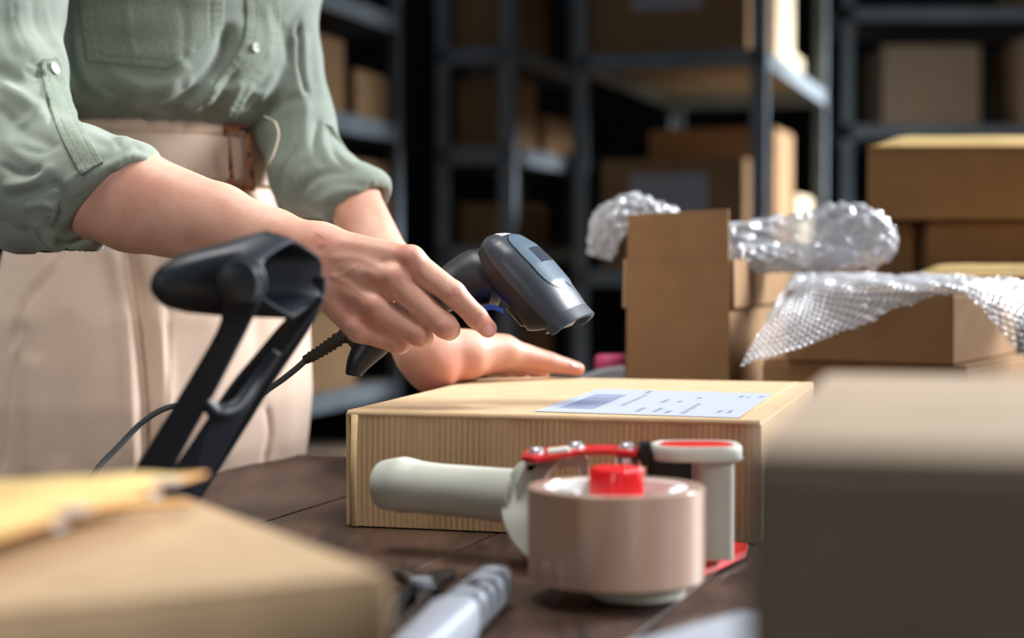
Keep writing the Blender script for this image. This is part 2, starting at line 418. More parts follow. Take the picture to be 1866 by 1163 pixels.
# padded envelopes
def envelope(corners, thick, label, m='kraft_env', group=None, puff=.5, tabs=()):
    """padded mailer: a puffed pillow between four bottom corners (cm), with a flat seam all round"""
    c = [np.asarray(q, float) for q in corners]; n = 24; vs = []; fs = []
    rt = root('padded_envelope', sum(c) / 4, label, 'envelope', group)
    for side in (0, 1):
        for j in range(n + 1):
            for i in range(n + 1):
                u, v = i / n, j / n
                p = (c[0] * (1 - u) + c[1] * u) * (1 - v) + (c[3] * (1 - u) + c[2] * u) * v
                e = min(u, 1 - u, v, 1 - v); f = min(1, e / .16); f = f * f * (3 - 2 * f)
                wob = .07 * math.sin(u * 13 + v * 5) * math.sin(v * 17) * f
                vs.append(p + UP * (.06 + (thick * f + wob + .06 if side else 0)))
    N_ = (n + 1) ** 2
    for j in range(n):
        for i in range(n):
            q = j * (n + 1) + i
            fs.append((q, q + n + 1, q + n + 2, q + 1)); fs.append((N_ + q, N_ + q + 1, N_ + q + n + 2, N_ + q + n + 1))
    rim = [i for i in range(n + 1)] + [(j + 1) * (n + 1) - 1 for j in range(1, n + 1)] + [n * (n + 1) + i for i in range(n - 1, -1, -1)] + [j * (n + 1) for j in range(n - 1, 0, -1)]
    for k in range(len(rim)):
        a_, b_ = rim[k], rim[(k + 1) % len(rim)]; fs.append((a_, b_, N_ + b_, N_ + a_))
    obj('pouch', MB().add(vs, fs), M[m], rt, auto=60)
    sm = MB()
    for k in range(4):
        sm.tube([c[k] + UP * .1, c[(k + 1) % 4] + UP * .1], .1, 6)
    obj('seam', sm, M['env_edge'], rt)
    for (k, t) in tabs:
        q = c[k] * (1 - t) + c[(k + 1) % 4] * t; d = unit(c[(k + 1) % 4] - c[k]); nrm = np.cross(d, UP)
        obj('seal_tab', MB().box(q - d * .55 - nrm * .5 + UP * .22, d * 1.1, nrm * 1.1, UP * .3 * 0 + UP * .05).box(q - d * .55 + nrm * .55 - UP * .5, d * 1.1, nrm * .05, UP * .77), M['paper'], rt, bevel=.03)
    return rt
z1 = 8.65
tipu = G(372, 872, z1 + 1.3)
envelope([G(352, 920, z1) * v3(1, 1, 0) + UP * z1, G(352, 920, z1) + v3(-21, -13.5, 0), G(352, 920, z1) + v3(-26, -5, 0), G(352, 920, z1) + v3(-8, 2, 0)], .55,
         'yellow padded envelope directly on the left front box, lower of the two', tabs=())
t0 = G(374, 868, z1 + 1.35); t1 = G(-120, 1010, z1 + 1.5); dv = unit((t1 - t0) * v3(1, 1, 0)); dn = v3(dv[1], -dv[0], 0)
if dn[1] < 0: dn = -dn
envelope([t0, t0 + dv * 26, t0 + dv * 26 + dn * 16 + v3(-2, 0, 0), t0 + dn * 10 + dv * 9], .55,
         'yellow padded envelope with white seal tabs, on top at the left front', tabs=((0, .15), (0, .47)))

# ------------------------------------------------------------------ tape dispenser, lying on its side
RC = P(1123, 885, 100.0); RC[2] = 0
disp = root('tape_dispenser', v3(RC[0], RC[1], 0), 'grey and red hand tape dispenser lying in front of the labelled parcel', 'tape dispenser')
roll = root('tape_roll', v3(RC[0], RC[1], 1.27), 'roll of brown packing tape on the tape dispenser hub', 'tape')
zb, zt, R0 = 1.27, 6.5, 5.05
obj('wound_tape', MB().lathe(v3(RC[0], RC[1], zb), UP, [(R0, 0.04), (R0, zt - zb - .04), (R0 - .04, zt - zb), (4.15, zt - zb), (4.12, zt - zb - .04), (4.12, .04), (4.15, 0), (R0 - .04, 0)], 96, closed_prof=True), M['tape'], roll, auto=40)
obj('core', MB().lathe(v3(RC[0], RC[1], zb), UP, [(4.1, 0.02), (4.1, zt - zb - .05), (3.8, zt - zb - .05), (3.8, .02)], 72, closed_prof=True), M['core'], roll, auto=40)
def rc(x, y, z): return v3(RC[0] + x, RC[1] + y, z)
# hub inside the roll: a white star plate with upturned arms, red knob, foot
hub = MB().lathe(rc(0, 0, 5.2), UP, [(3.6, 0), (3.6, .3), (1.3, .3), (1.3, 0)], 40, closed_prof=True)
for k in range(3):
    a_ = math.radians(-25 + 120 * k); d = v3(math.cos(a_), math.sin(a_), 0); s_ = v3(-d[1], d[0], 0)
    hub.box(rc(0, 0, 5.5) + d * 1.2 - s_ * .9, d * 2.3, s_ * 1.8, UP * .25)
    hub.prism([rc(0, 0, 5.6) + d * 2.7 - s_ * .9, rc(0, 0, 6.55) + d * 3.35 - s_ * .9, rc(0, 0, 6.55) + d * 3.65 - s_ * .9, rc(0, 0, 5.6) + d * 3.6 - s_ * .9], s_ * 1.8)
obj('hub', hub, M['white_pl'], disp, bevel=.06, auto=40)
knob = MB(); kr = []
for z, r in ((5.4, 1.5), (6.6, 1.5), (7.45, 1.46), (7.55, 1.36), (7.55, .5)):
    kr.append([rc(0, 0, z) + v3(math.cos(t), math.sin(t), 0) * (r + (.07 if k % 4 < 2 else -.03)) for k, t in enumerate(np.linspace(0, 2 * math.pi, 96, endpoint=False))])
knob.loft(kr); obj('knob', knob, M['red_pl'], disp, auto=40)
obj('hub_foot', MB().lathe(rc(1.2, 0, 0), UP, [(2.1, 0), (2.7, .25), (2.9, .8), (2.4, 1.3)], 36).lathe(rc(0, 0, .9), UP, [(3.3, .25), (3.3, 3.6), (1.2, 3.6), (1.2, .25)], 32, closed_prof=True), M['cream'], disp, auto=40)
# handle
hp = [P(690, 884, 117), P(700, 884, 116.8), P(735, 884, 116), P(765, 888, 115.3), P(800, 892, 114.4), P(860, 897, 113), P(915, 903, 111.5), P(950, 906, 110.7)]
hr = [1.15, 1.62, 1.86, 1.72, 1.68, 1.68, 1.74, 1.8]
hps = spline(hp, 5); hrs = np.interp(np.linspace(0, 7, len(hps)), range(8), hr)
obj('handle', MB().tube(hps, list(hrs), 36), M['cream'], disp, smooth=True)
# hand guard: curved shell
ga = spline([P(962, 838, 110), P(937, 862, 110), P(921, 905, 110), P(922, 948, 109), P(940, 988, 108), P(968, 1018, 107)], 6)
vin = v3(2.1, -1.6, 0)
g1 = MB(); nn = len(ga)
def guard_ring(s, t):
    out = []
    for i, p in enumerate(ga):
        tt = unit(ga[min(i + 1, nn - 1)] - ga[max(i - 1, 0)]); nrm = unit(np.cross(tt, unit(vin))); out.append(p + vin * s + nrm * t)
    return out
A0, A1, B0, B1 = guard_ring(0, 0), guard_ring(1, 0), guard_ring(0, .22), guard_ring(1, .22)
g1.loft([[A0[i], B0[i], B1[i], A1[i]] for i in range(nn)])
obj('hand_guard', g1, M['cream'], disp, auto=50)
rimm = MB().tube(ga, .2, 10); obj('guard_rim', rimm, M['cream'], disp, smooth=True)
# upper grey frame with window, and centre body
def Q(px, py, Y=109.0): return P(px, py, Y)
obj('body_frame', MB().prism([Q(958, 845), Q(1000, 843), Q(1000, 1008), Q(966, 1008), Q(945, 960), Q(940, 880)], v3(0, 1.2, 0))
    .prism([Q(958, 838), Q(1060, 828), Q(1073, 838), Q(1075, 1000), Q(1056, 1000), Q(1056, 850), Q(1010, 858), Q(958, 862)], v3(0, 1.2, 0))
    .prism([Q(996, 817), Q(1035, 812), Q(1040, 822), Q(1040, 830), Q(996, 834)], v3(0, -1.6, 0)), M['cream'], disp, bevel=.1)
# red side arm with three bolts
zr = P(1050, 826, 109)[2]
armp = [Q(950, 838, 108), Q(960, 828, 112), Q(1040, 818, 113), Q(1160, 818, 112), Q(1168, 828, 109), Q(1150, 832, 106), Q(1060, 832, 106), Q(1000, 842, 106)]
def flatz(q, z): q = np.array(q, float); return v3(q[0], q[1], z)
arm = [flatz(P(x, 826, y), zr + dz) for x, y, dz in ((950, 107.6, -.35), (957, 110.8, -.3), (1040, 111.2, -.02), (1100, 110, .1), (1160, 110, 0), (1168, 108.5, 0), (1160, 107, 0), (1100, 107.2, .1), (1050, 107.5, -.02), (975, 106.6, -.35))]
obj('side_arm', MB().prism(arm, UP * .32), M['red'], disp, bevel=.07)
bl = MB()
for x, Y, dz in ((978, 108.7, -.3), (1050, 109.3, -.02), (1142, 108.5, 0)):
    q = flatz(P(x, 826, Y), zr + .3 + dz)
    b_ = obj('bolt', MB().lathe(q, UP, [(.62, 0), (.62, .1), (.44, .12), (.42, .3), (.3, .4), (.12, .43)], 6 * 4), M['chrome'], disp, auto=35)
obj('roller', MB().lathe(flatz(P(1142, 826, 108.5), 3.0), UP, [(.5, 0), (.72, .1), (.72, zr - 3.2), (.5, zr - 3.0)], 24), M['chrome'], disp, auto=40)
obj('tape_guide', MB().prism([Q(1166, 812, 107), Q(1186, 808, 107), Q(1188, 846, 107), Q(1174, 852, 107), Q(1164, 838, 107)], v3(0, 2, 0))
    .prism([Q(1180, 826, 108.5), Q(1262, 834, 108.5), Q(1262, 960, 108.5), Q(1180, 960, 108.5)], v3(0, .4, 0)), M['black_metal'], disp, bevel=.08)
# right housing: pillar, top ring with red inset, red side plate on the table
def ringp(pts, z): return [flatz(q, z) for q in pts]
zt_ = P(1265, 812, 107)[2]
oval = []
cxr = P(1268, 812, 108)
for k in range(28):
    t = 2 * math.pi * k / 28; ex = math.copysign(abs(math.cos(t)) ** .6, math.cos(t)) * 2.75; ey = math.copysign(abs(math.sin(t)) ** .6, math.sin(t)) * 2.3
    oval.append(v3(cxr[0] + ex, cxr[1] + ey, 0))
cm = sum(oval) / 28
def sc(f, z): return [v3(*((cm + (p - cm) * f)[:2]), z) for p in oval]
obj('housing_cap', MB().loft([sc(.97, zt_ - .9), sc(1, zt_ - .8), sc(1, zt_ - .1), sc(.97, zt_), sc(.84, zt_), sc(.82, zt_ - .12), sc(.5, zt_ - .12)]), M['cream'], disp, auto=50)
obj('cap_inset', MB().loft([sc(.82, zt_ - .11), sc(.82, zt_ - .02), sc(.3, zt_ - .0)]), M['red'], disp, auto=50)
zpb = 1.1
pil = []
pc = P(1300, 900, 107.5)
for k in range(20):
    t = 2 * math.pi * k / 20
    pil.append(v3(pc[0] + math.copysign(abs(math.cos(t)) ** .55, math.cos(t)) * 1.22, pc[1] + math.copysign(abs(math.sin(t)) ** .7, math.sin(t)) * 1.1, 0))
obj('housing', MB().loft([[v3(p[0], p[1], z) for p in pil] for z in (zpb, zt_ - .7)]), M['cream_dark'], disp, auto=50)
obj('side_plate', MB().prism([v3(q[0], q[1], .25) for q in (G(1358, 1024), G(1284, 1060), G(1150, 1058), G(958, 1036), G(950, 1012), G(1100, 995), G(1362, 1010))], UP * .5), M['red'], disp, bevel=.08)
obj('cutter_blade', MB().prism([flatz(P(1336, 850, 108), zt_ - .9) + v3(0, y, 0) for y in (0, 1.6)] + [flatz(P(1350, 850, 108), zt_ - 1.0) + v3(.2, y, 0) for y in (1.6, 0)], UP * .12), M['steel'], disp)

# ------------------------------------------------------------------ small tools on the table
# utility knife
ka, kb = G(898, 1068, 1.15), G(770, 1182, 1.15); kd = unit(kb - ka); ks = v3(-kd[1], kd[0], 0); KL = np.linalg.norm(kb - ka)
knife = root('utility_knife', (ka + kb) / 2 * v3(1, 1, 0), 'grey metal utility knife with ribbed grip beside the left front box', 'knife')
def knife_sec(t, ww, hh, e=.7):
    c_ = ka + kd * t
    return [c_ + ks * (math.copysign(abs(math.cos(a)) ** e, math.cos(a)) * ww) + UP * (math.copysign(abs(math.sin(a)) ** e, math.sin(a)) * hh) for a in np.linspace(0, 2 * math.pi, 20, endpoint=False)]
obj('grip', MB().loft([knife_sec(-.5, .6, .6), knife_sec(-.2, .95, .95), knife_sec(KL * .62, 1.0, 1.0)]), M['black_metal'], knife, auto=50)
for k in range(5):
    t = -.55 + 2.3 * k; w_ = 1.1 + .03 * k
    obj('grip_ring', MB().loft([knife_sec(t, w_ * .9, w_ * .9), knife_sec(t + .12, w_, w_), knife_sec(t + .95, w_, w_), knife_sec(t + 1.07, w_ * .9, w_ * .9)]), M['steel'], knife, auto=50)
rg = []
for i, t in enumerate(np.linspace(KL * .6, KL + 3, 10)):
    c_ = ka + kd * t; ww, hh = 1.3 - .03 * i, 1.2 - .03 * i
    rg.append([c_ + ks * (math.copysign(abs(math.cos(a)) ** .5, math.cos(a)) * ww) + UP * (math.copysign(abs(math.sin(a)) ** .5, math.sin(a)) * hh) for a in np.linspace(0, 2 * math.pi, 20, endpoint=False)])
obj('nose', MB().loft(rg), M['steel'], knife, auto=50)
obj('slider', MB().box(ka + kd * 4 - ks * .35 + UP * .8, kd * 2.2, ks * .7, UP * .35), M['black_metal'], knife, bevel=.1)
# dark pliers
pl = root('pliers', G(770, 1090), 'dark steel pliers lying between the left front box and the knife', 'pliers')
pp = G(768, 1082, .9)
obj('handle', MB().tube(spline([pp, G(742, 1088, .9), G(722, 1112, .9), G(715, 1160, .9)], 6), [.5] * 19, 10), M['black_metal'], pl, smooth=True)
obj('handle', MB().tube(spline([pp, G(775, 1105, .9), G(752, 1135, .9), G(738, 1175, .9)], 6), [.55] * 19, 10), M['black_metal'], pl, smooth=True)
obj('jaw', MB().tube(spline([pp, G(790, 1062, .9), G(822, 1048, .8)], 6), [.9, .9, .85, .8, .75, .7, .65, .6, .55, .5, .45, .4, .3], 10), M['black_metal'], pl, smooth=True)
obj('jaw', MB().tube(spline([pp, G(760, 1062, .9), G(725, 1046, .8)], 6), [.9, .85, .8, .8, .75, .7, .65, .6, .55, .5, .5, .45, .4], 10), M['black_metal'], pl, smooth=True)
obj('pivot_screw', MB().lathe(pp + UP * .5, UP, [(.62, 0), (.6, .35), (.3, .42)], 20), M['steel'], pl, auto=40)
# pale grey case, bottom right
q0 = P(1105, 1172, 72); q1 = P(1350, 1110, 80)
dd = unit((q1 - q0) * v3(1, 1, 0)); dn2 = v3(dd[1], -dd[0], 0); ztop = q1[2]
cs = root('plastic_case', v3(q0[0], q0[1], 0) + dd * 5 + dn2 * 4, 'light grey plastic case at the bottom edge, beside the right front box', 'case')
ob_ = v3(q1[0], q1[1], 0)
obj('base', MB().box(ob_ - dd * 13, dd * 13.0, dn2 * 9, UP * (ztop - 1.2)), M['grey_box'], cs, bevel=.35, seg=3)
obj('lid', MB().box(ob_ - dd * 13.1 - dn2 * .1 + UP * (ztop - 1.15), dd * 13.2, dn2 * 9.2, UP * 1.15), M['grey_box'], cs, bevel=.4, seg=3)

# ------------------------------------------------------------------ scanner stand
st = root('scanner_stand', flatz(P(200, 1060, 104), 0), 'black plastic scanner stand with an empty cradle, left of the parcel', 'stand')
def outline(pts, n=4):
    c = spline([v3(x, y, 0) for x, y in pts], n); return [(p[0], p[1]) for p in c]
# cradle: outer and inner loft, open towards the right
def cradle_ring(cx_, cy_, Y, ry, rx, rd, shape=0):
    """ring in a plane whose normal looks to the right and a little to the viewer; hexagon-like when shape=1"""
    out = []; c = P(cx_, cy_, Y); S = Y / FPX
    dx = unit(v3(.62, 1.0, 0)); 
    for k in range(32):
        t = 2 * math.pi * k / 32
        ct, s_ = math.cos(t), math.sin(t)
        if shape:
            m_ = max(abs(ct) * 1.0, abs(ct * .5 + s_ * .87), abs(ct * .5 - s_ * .87)); rr = (1 - shape) + shape * (.93 / m_)
        else: rr = 1
        out.append(c + dx * (ct * rd * rr) + UP * (s_ * ry * rr * S) + v3(rx * S * 0, 0, 0))
    return out
specs = [(309, 522, 99.5, 12, 1.0, 0), (313, 521, 99.5, 30, 1.8, 0), (326, 519, 99.5, 45, 2.3, 0), (352, 515, 99.7, 56, 2.7, 0), (395, 511, 100, 64, 2.9, .2),
         (440, 505, 100.4, 70, 3.1, .6), (485, 500, 100.8, 75, 3.1, .9), (530, 508, 101.2, 70, 3.1, .8)]
outer = [cradle_ring(cx_, cy_, Y, ry, 0, rd, sh) for cx_, cy_, Y, ry, rd, sh in specs]
cc = lambda r: sum(r) / len(r)
inner = [[cc(r) + (p - cc(r)) * .87 for p in r] for r in outer[2:]]
lip = [cc(outer[-1]) + (p - cc(outer[-1])) * .93 + v3(.12, 0, 0) for p in outer[-1]]
obj('cradle', MB().loft(outer + [lip] + inner[::-1], True), M['cradle'], st, auto=55)
def bar(pts_out, Y0, Y1, th, name='arm'):
    """a plate following an image outline, whose depth runs from Y0 at the top to Y1 at the bottom"""
    ys = [p[1] for p in pts_out]; lo, hi = min(ys), max(ys)
    poly = [P(x, y, Y0 + (Y1 - Y0) * (y - lo) / (hi - lo)) for x, y in pts_out]
    return MB().prism(poly, v3(0, th, 0))
def arm_solid(left, right, Y0, Y1, th):
    """lofted arm between a left and a right edge line; rounded section"""
    n = 24; L_ = spline([v3(x, y, 0) for x, y in left], 8); R_ = spline([v3(x, y, 0) for x, y in right], 8)
    def res(c): 
        idx = np.linspace(0, len(c) - 1, n); a = np.array(c); return np.array([[np.interp(i, range(len(c)), a[:, k]) for k in (0, 1)] for i in idx])
    L_, R_ = res(L_), res(R_); rings = []
    for i in range(n):
        Y = Y0 + (Y1 - Y0) * i / (n - 1); l = P(L_[i][0], L_[i][1], Y); r = P(R_[i][0], R_[i][1], Y); c = (l + r) / 2; h = (r - l) / 2
        rings.append([c + h * (math.copysign(abs(math.cos(t)) ** .45, math.cos(t))) + v3(0, 1, 0) * (th / 2 * math.copysign(abs(math.sin(t)) ** .45, math.sin(t))) for t in np.linspace(0, 2 * math.pi, 24, endpoint=False)])
    return MB().loft(rings)
near = arm_solid([(402, 500), (402, 520), (404, 560), (397, 600), (340, 700), (250, 848), (150, 1010), (118, 1062)],
                 [(476, 500), (480, 530), (470, 560), (456, 590), (400, 700), (345, 800), (262, 960), (215, 1062)], 97.3, 103, 1.0)
obj('arm', near, M['cradle'], st, auto=60)
obj('arm_joint', MB().lathe(P(438, 515, 97.4) - v3(.2, .55, 0), v3(.1, 1, 0), [(1.0, 0), (1.22, .12), (1.28, .5), (1.28, 1.6)], 36), M['cradle'], st, auto=40)
obj('joint_rim', MB().tube([P(438, 515, 96.9) + v3(1.32 * math.cos(t), 0, 1.5 * math.sin(t)) for t in np.linspace(-.9, 1.9, 24)], .11, 8), M['plastic_slate'], st, smooth=True)
far = arm_solid([(574, 505), (566, 535), (512, 590), (470, 640), (420, 700), (368, 780), (255, 960), (190, 1062)],
                [(594, 505), (593, 535), (579, 575), (552, 620), (500, 697), (452, 775), (340, 950), (262, 1062)], 103.5, 106, .9)
obj('arm', far, M['cradle'], st, auto=60)
rid = spline([P(588, 540, 103), P(545, 598, 103.2), P(490, 670, 103.6), P(415, 790, 104.2)], 8)
obj('arm_ridge', MB().tube(rid, .22, 8), M['cradle'], st, smooth=True)
# U-shaped crossbar and lower web
ub = spline([P(372, 728, 100.6), P(396, 752, 101.2), P(432, 742, 102), P(470, 690, 103), P(505, 640, 103.2)], 8)
obj('crossbar', MB().tube(ub, list(np.interp(np.linspace(0, 1, 33), [0, .3, .6, 1], [.3, .58, .5, .25])), 14), M['cradle'], st, smooth=True)
web = [P(385, 752, 101.2), P(455, 740, 103.6), P(330, 960, 105), P(262, 1060, 105.5), P(170, 1060, 103), P(265, 930, 102.6)]
obj('web', MB().loft([[web[0], web[1], web[1] + v3(0, .4, 0), web[0] + v3(0, .4, 0)], [web[5], web[2], web[2] + v3(0, .4, 0), web[5] + v3(0, .4, 0)], [web[4], web[3], web[3] + v3(0, .4, 0), web[4] + v3(0, .4, 0)]]), M['cradle'], st)
bcn = flatz(P(185, 1060, 104), 0)
obj('base', MB().lathe(bcn, UP, [(5.2, 0), (5.5, .15), (5.4, .6), (4.2, 1.1), (1.5, 1.35)], 48), M['cradle'], st, auto=40)

# ------------------------------------------------------------------ background racks and their boxes
def rack(name_label, o, na, nb, wid, dep, levels, top, fam='shelving racks', shelfmat='metal_rack'):
    o = np.asarray(o, float); r = root('storage_rack', v3(*((o + na * wid / 2 + nb * dep / 2)[:2]), -TABLE_H), name_label, 'shelving', fam)
    for i in (0, 1):
        for j in (0, 1):
            c = o + na * wid * i + nb * dep * j; c = v3(c[0], c[1], -TABLE_H); si, sj = (1 - 2 * i), (1 - 2 * j)
            mb = MB().box(c, na * 3.6 * si, nb * .35 * sj, UP * (top + TABLE_H)).box(c, na * .35 * si, nb * 3.6 * sj, UP * (top + TABLE_H))
            obj('post', mb, M['metal_rack'], r)
    for z in levels:
        c = v3(o[0], o[1], z)
        mb = MB().box(c + nb * .4 + na * .4, na * (wid - .8), nb * (dep - .8), UP * .3)
        sh = obj('shelf', mb, M['shelf_board'], r)
        ed = MB().box(c + na * .4 + UP * -3.6 , na * (wid - .8), nb * .3, UP * 4.1).box(c + na * .4 + nb * (dep - .4) + UP * -3.6, na * (wid - .8), nb * .3, UP * 4.1)
        ed.box(c + nb * .4 + UP * -3.6, nb * (dep - .8), na * .3, UP * 4.1).box(c + nb * .4 + na * (wid - .4) + UP * -3.6, nb * (dep - .8), na * .3, UP * 4.1)
        obj('shelf_rim', ed, M['metal_rack'], sh, label='steel rim around the shelf')
    return r
TR = .3
ra, rb = v3(math.cos(TR), -math.sin(TR), 0), v3(math.sin(TR), math.cos(TR), 0)
BO = v3(14.7, 420, 0)
rack('grey steel rack in the middle background, above the open carton', BO, ra, rb, 46, 112, (-68, -30, 16.5, 67.5, 117), 140)
CO = v3(104, 556, 0)
rack('grey steel rack at the right background, facing the viewer', CO, v3(1, 0, 0), v3(0, 1, 0), 92, 50, (-68, -10, 61, 98), 150)
A1 = v3(-25.4, 410, 0) - rb * 112 - ra * 45
rack('dark steel rack in the left background, nearest to the person', A1, ra, rb, 45, 112, (-68, -9, 20, 50, 75), 130)
A2 = v3(-18.3, 419, 0) - ra * 0
rack('dark steel rack in the left background, between the other two racks', A2 - ra * 0, ra, rb, 5.5 + 14, 62, (-68, -12, 22, 45.5, 69), 130)
def rbox(o, s, t, z, wa, db, h, label, m='card_dark', labelled=None, group=None):
    c0 = v3(o[0], o[1], 0) + ra * t + rb * s + UP * (z + .32)
    c = carton('storage_box', c0, ra * wa, rb * db, h, label, m, group, bev=.3)
    if labelled:
        u0, u1, v0, v1 = labelled
        obj('label', MB().box(c0 + ra * wa * u0 + UP * h * v0 - rb * .06, ra * wa * (u1 - u0), rb * .05, UP * h * (v1 - v0)), M['label_far'], c, label='pale blank label')
    return c
rbox(BO, 3, 3, 67.5, 38, 36, 34, 'brown box with pale label, upper shelf of the middle rack', 'card_dark', (.27, .72, .3, .92))
rbox(BO, 3, 6, 16.5, 34.5, 36, 26.2, 'brown box with a pale label on the lower shelf of the middle rack', 'card_dark', (.2, .75, .15, .87))
rbox(BO, 41, 9, 16.5, 33, 30, 36, 'orange brown box behind the labelled box on the lower shelf of the middle rack', 'card_dark')
rbox(BO, 74, 12, 16.5, 31, 30, 20, 'pale box at the back of the lower shelf of the middle rack', 'card_pale')
rbox(BO, 42, 20, 67.5, 22, 30, 46, 'tall pale box behind the upper labelled box of the middle rack', 'card_pale')
rbox(BO, 86, 28, 67.5, 12, 20, 9, 'small pale box at the rear end of the upper shelf of the middle rack', 'card_pale')
rbox(BO, 6, 4, -30, 30, 40, 24, 'brown box on the low shelf of the middle rack', 'card_dark')
def cbox(o, x, y, z, wx, dy, h, label, m='card_dark'):
    return carton('storage_box', v3(o[0] + x, o[1] + y, z + .32), v3(wx, 0, 0), v3(0, dy, 0), h, label, m, bev=.3)
cbox(CO, 14, 5, 61, 31, 30, 26, 'beige box in the centre of the right rack shelf', 'card_grey')
cbox(CO, 57, 3, 61, 33, 40, 28, 'tall box at the right end of the right rack shelf', 'card_grey')
cbox(CO, 58, 5, 98, 26, 30, 24, 'brown box at the top right on the right rack', 'card_dark')
cbox(CO, 1.5, 6, -10, 44, 36, 34, 'brown box on the low shelf of the right rack', 'card_dark')
rbox(A1, 62, 18, 50, 24, 22, 16.5, 'brown box on the upper shelf of the left rack, nearest the sleeve')
rbox(A1, 88, 16, 50, 27, 20, 11, 'low brown box at the far end of the left rack upper shelf')
rbox(A1, 78, 14, 20, 29, 30, 21, 'brown box on the middle shelf of the left rack')
rbox(A1, 82, 14, -68, 29, 28, 44, 'beige box on the floor shelf of the left rack, seen under the scanner', 'card_grey')
rbox(A1, 60, 12, -9, 30, 30, 17, 'brown box on the table-high shelf of the left rack')
rbox(A2, 6, 3, 45.5, 14, 22, 17, 'olive brown box on the upper shelf of the narrow rack')
rbox(A2, 32, 3, 45.5, 15, 26, 10, 'flat brown box behind the olive one on the narrow rack')
rbox(A2, 4, 3, 69, 14, 34, 18, 'brown box on the top shelf of the narrow rack')
rbox(A2, 8, 3, 22, 14, 30, 10.5, 'brown box on the middle shelf of the narrow rack')
rbox(A2, 6, 3, -12, 14, 36, 14, 'brown box on the low shelf of the narrow rack')
# ------------------------------------------------------------------ stacks on the second table
co = G(1141, 690, 0) * 0 + P(1141, 690, 182); co[2] = 0
ca, cb_ = unit(v3(math.cos(.33), -math.sin(.33), 0)), unit(v3(math.sin(.33), math.cos(.33), 0))
oc = root('open_carton', co + ca * 5.4 + cb_ * 15, 'tall open carton with raised front flap behind the parcel, stuffed with bubble wrap', 'box')
CWid, CDep, CH = 10.85, 38, 19.4
wl_ = MB().box(co, ca * CWid, cb_ * .4, UP * CH).box(co + cb_ * (CDep - .4), ca * CWid, cb_ * .4, UP * CH).box(co + cb_ * .4, ca * .4, cb_ * (CDep - .8), UP * CH).box(co + cb_ * .4 + ca * (CWid - .4), ca * .4, cb_ * (CDep - .8), UP * CH).box(co + ca * .4 + cb_ * .4, ca * (CWid - .8), cb_ * (CDep - .8), UP * .4)
obj('body', wl_, M['card_dark'], oc, bevel=.06)
obj('front_flap', MB().prism([co + ca * .05 + UP * CH, co + ca * (CWid - .1) + UP * CH, co + ca * (CWid - .15) + UP * (CH + 5.1), co + ca * .15 + UP * (CH + 4.6)], cb_ * .4), M['card_dark'], oc, bevel=.05)
rf = co + ca * CWid + cb_ * .4
obj('side_flap', MB().prism([rf + UP * CH, rf + cb_ * (CDep - .8) + UP * CH, rf + cb_ * (CDep - .8) + UP * (CH - 5) + ca * .12, rf + UP * (CH - 5) + ca * .12], ca * .35), M['card_dark'], oc, bevel=.05)
obj('side_flap', MB().prism([co + UP * CH, co + cb_ * (CDep - .8) + UP * CH, co + cb_ * (CDep - .8) + UP * (CH - 5) - ca * .1, co + UP * (CH - 5) - ca * .1], -ca * .3), M['card'], oc, bevel=.05)
# corner box under the bubble wrap sheet, standing on a lower box
c2 = P(1737, 600, 168); c2[2] = 0
da, db_ = unit(v3(-.86, .5, 0)), unit(v3(.5, .86, 0))
carton('shipping_box', c2 + da * -1.2 + db_ * .6, db_ * 24, da * 21, 9.2, 'low brown box at the right carrying the box draped in bubble wrap', 'card_dark')
carton('shipping_box', c2 + UP * 9.25, db_ * 24, da * 17, 7.0, 'brown box with a corner to the viewer, draped in bubble wrap', 'card_dark')
# envelope support box and the far stack
o5 = P(1660, 560, 205); o5[2] = 0
carton('shipping_box', o5 + v3(0, 1, 0), v3(27, -2, 0), v3(1, 14, 0), 17.2, 'brown box behind the bubble wrap, under the lower yellow envelope', 'card_dark')
envelope([P(1652, 505, 204) * v3(1, 1, 0) + UP * 17.3, P(1652, 505, 204) * v3(1, 1, 0) + v3(26, -2.5, 17.3), P(1652, 505, 204) * v3(1, 1, 0) + v3(28, 11, 17.3), P(1652, 505, 204) * v3(1, 1, 0) + v3(3, 11, 17.3)], 1.3,
         'yellow padded envelope on the stack just above the bubble wrap sheet')
o6 = P(1690, 450, 226); o6[2] = 0
carton('shipping_box', o6, v3(30, -1, 0), v3(1, 14, 0), 24.2, 'dark brown box supporting the long box at the right edge', 'card_dark')
o7 = P(1592, 450, 230); o7[2] = 0
carton('shipping_box', o7 - v3(1.2, 0, 0), v3(6.0, -.3, 0), v3(.8, 12, 0), 24.2, 'narrow dark box left of the dark brown supporting box', 'card_dark')
r1 = P(1579, 402, 222); r1[2] = 24.45
carton('shipping_box', r1, v3(32, -.6, 0), v3(4.6, 18, 0), 9.0, 'long kraft box on top of the right stack, under a yellow envelope', 'card_dark')
e0 = r1 + UP * 9.05
envelope([e0 + v3(.1, .2, 0), e0 + v3(30, -.3, 0), e0 + v3(33, 16, 0), e0 + v3(4.5, 16, 0)], 1.5, 'yellow padded envelope lying on the long box at the top right', puff=.8)
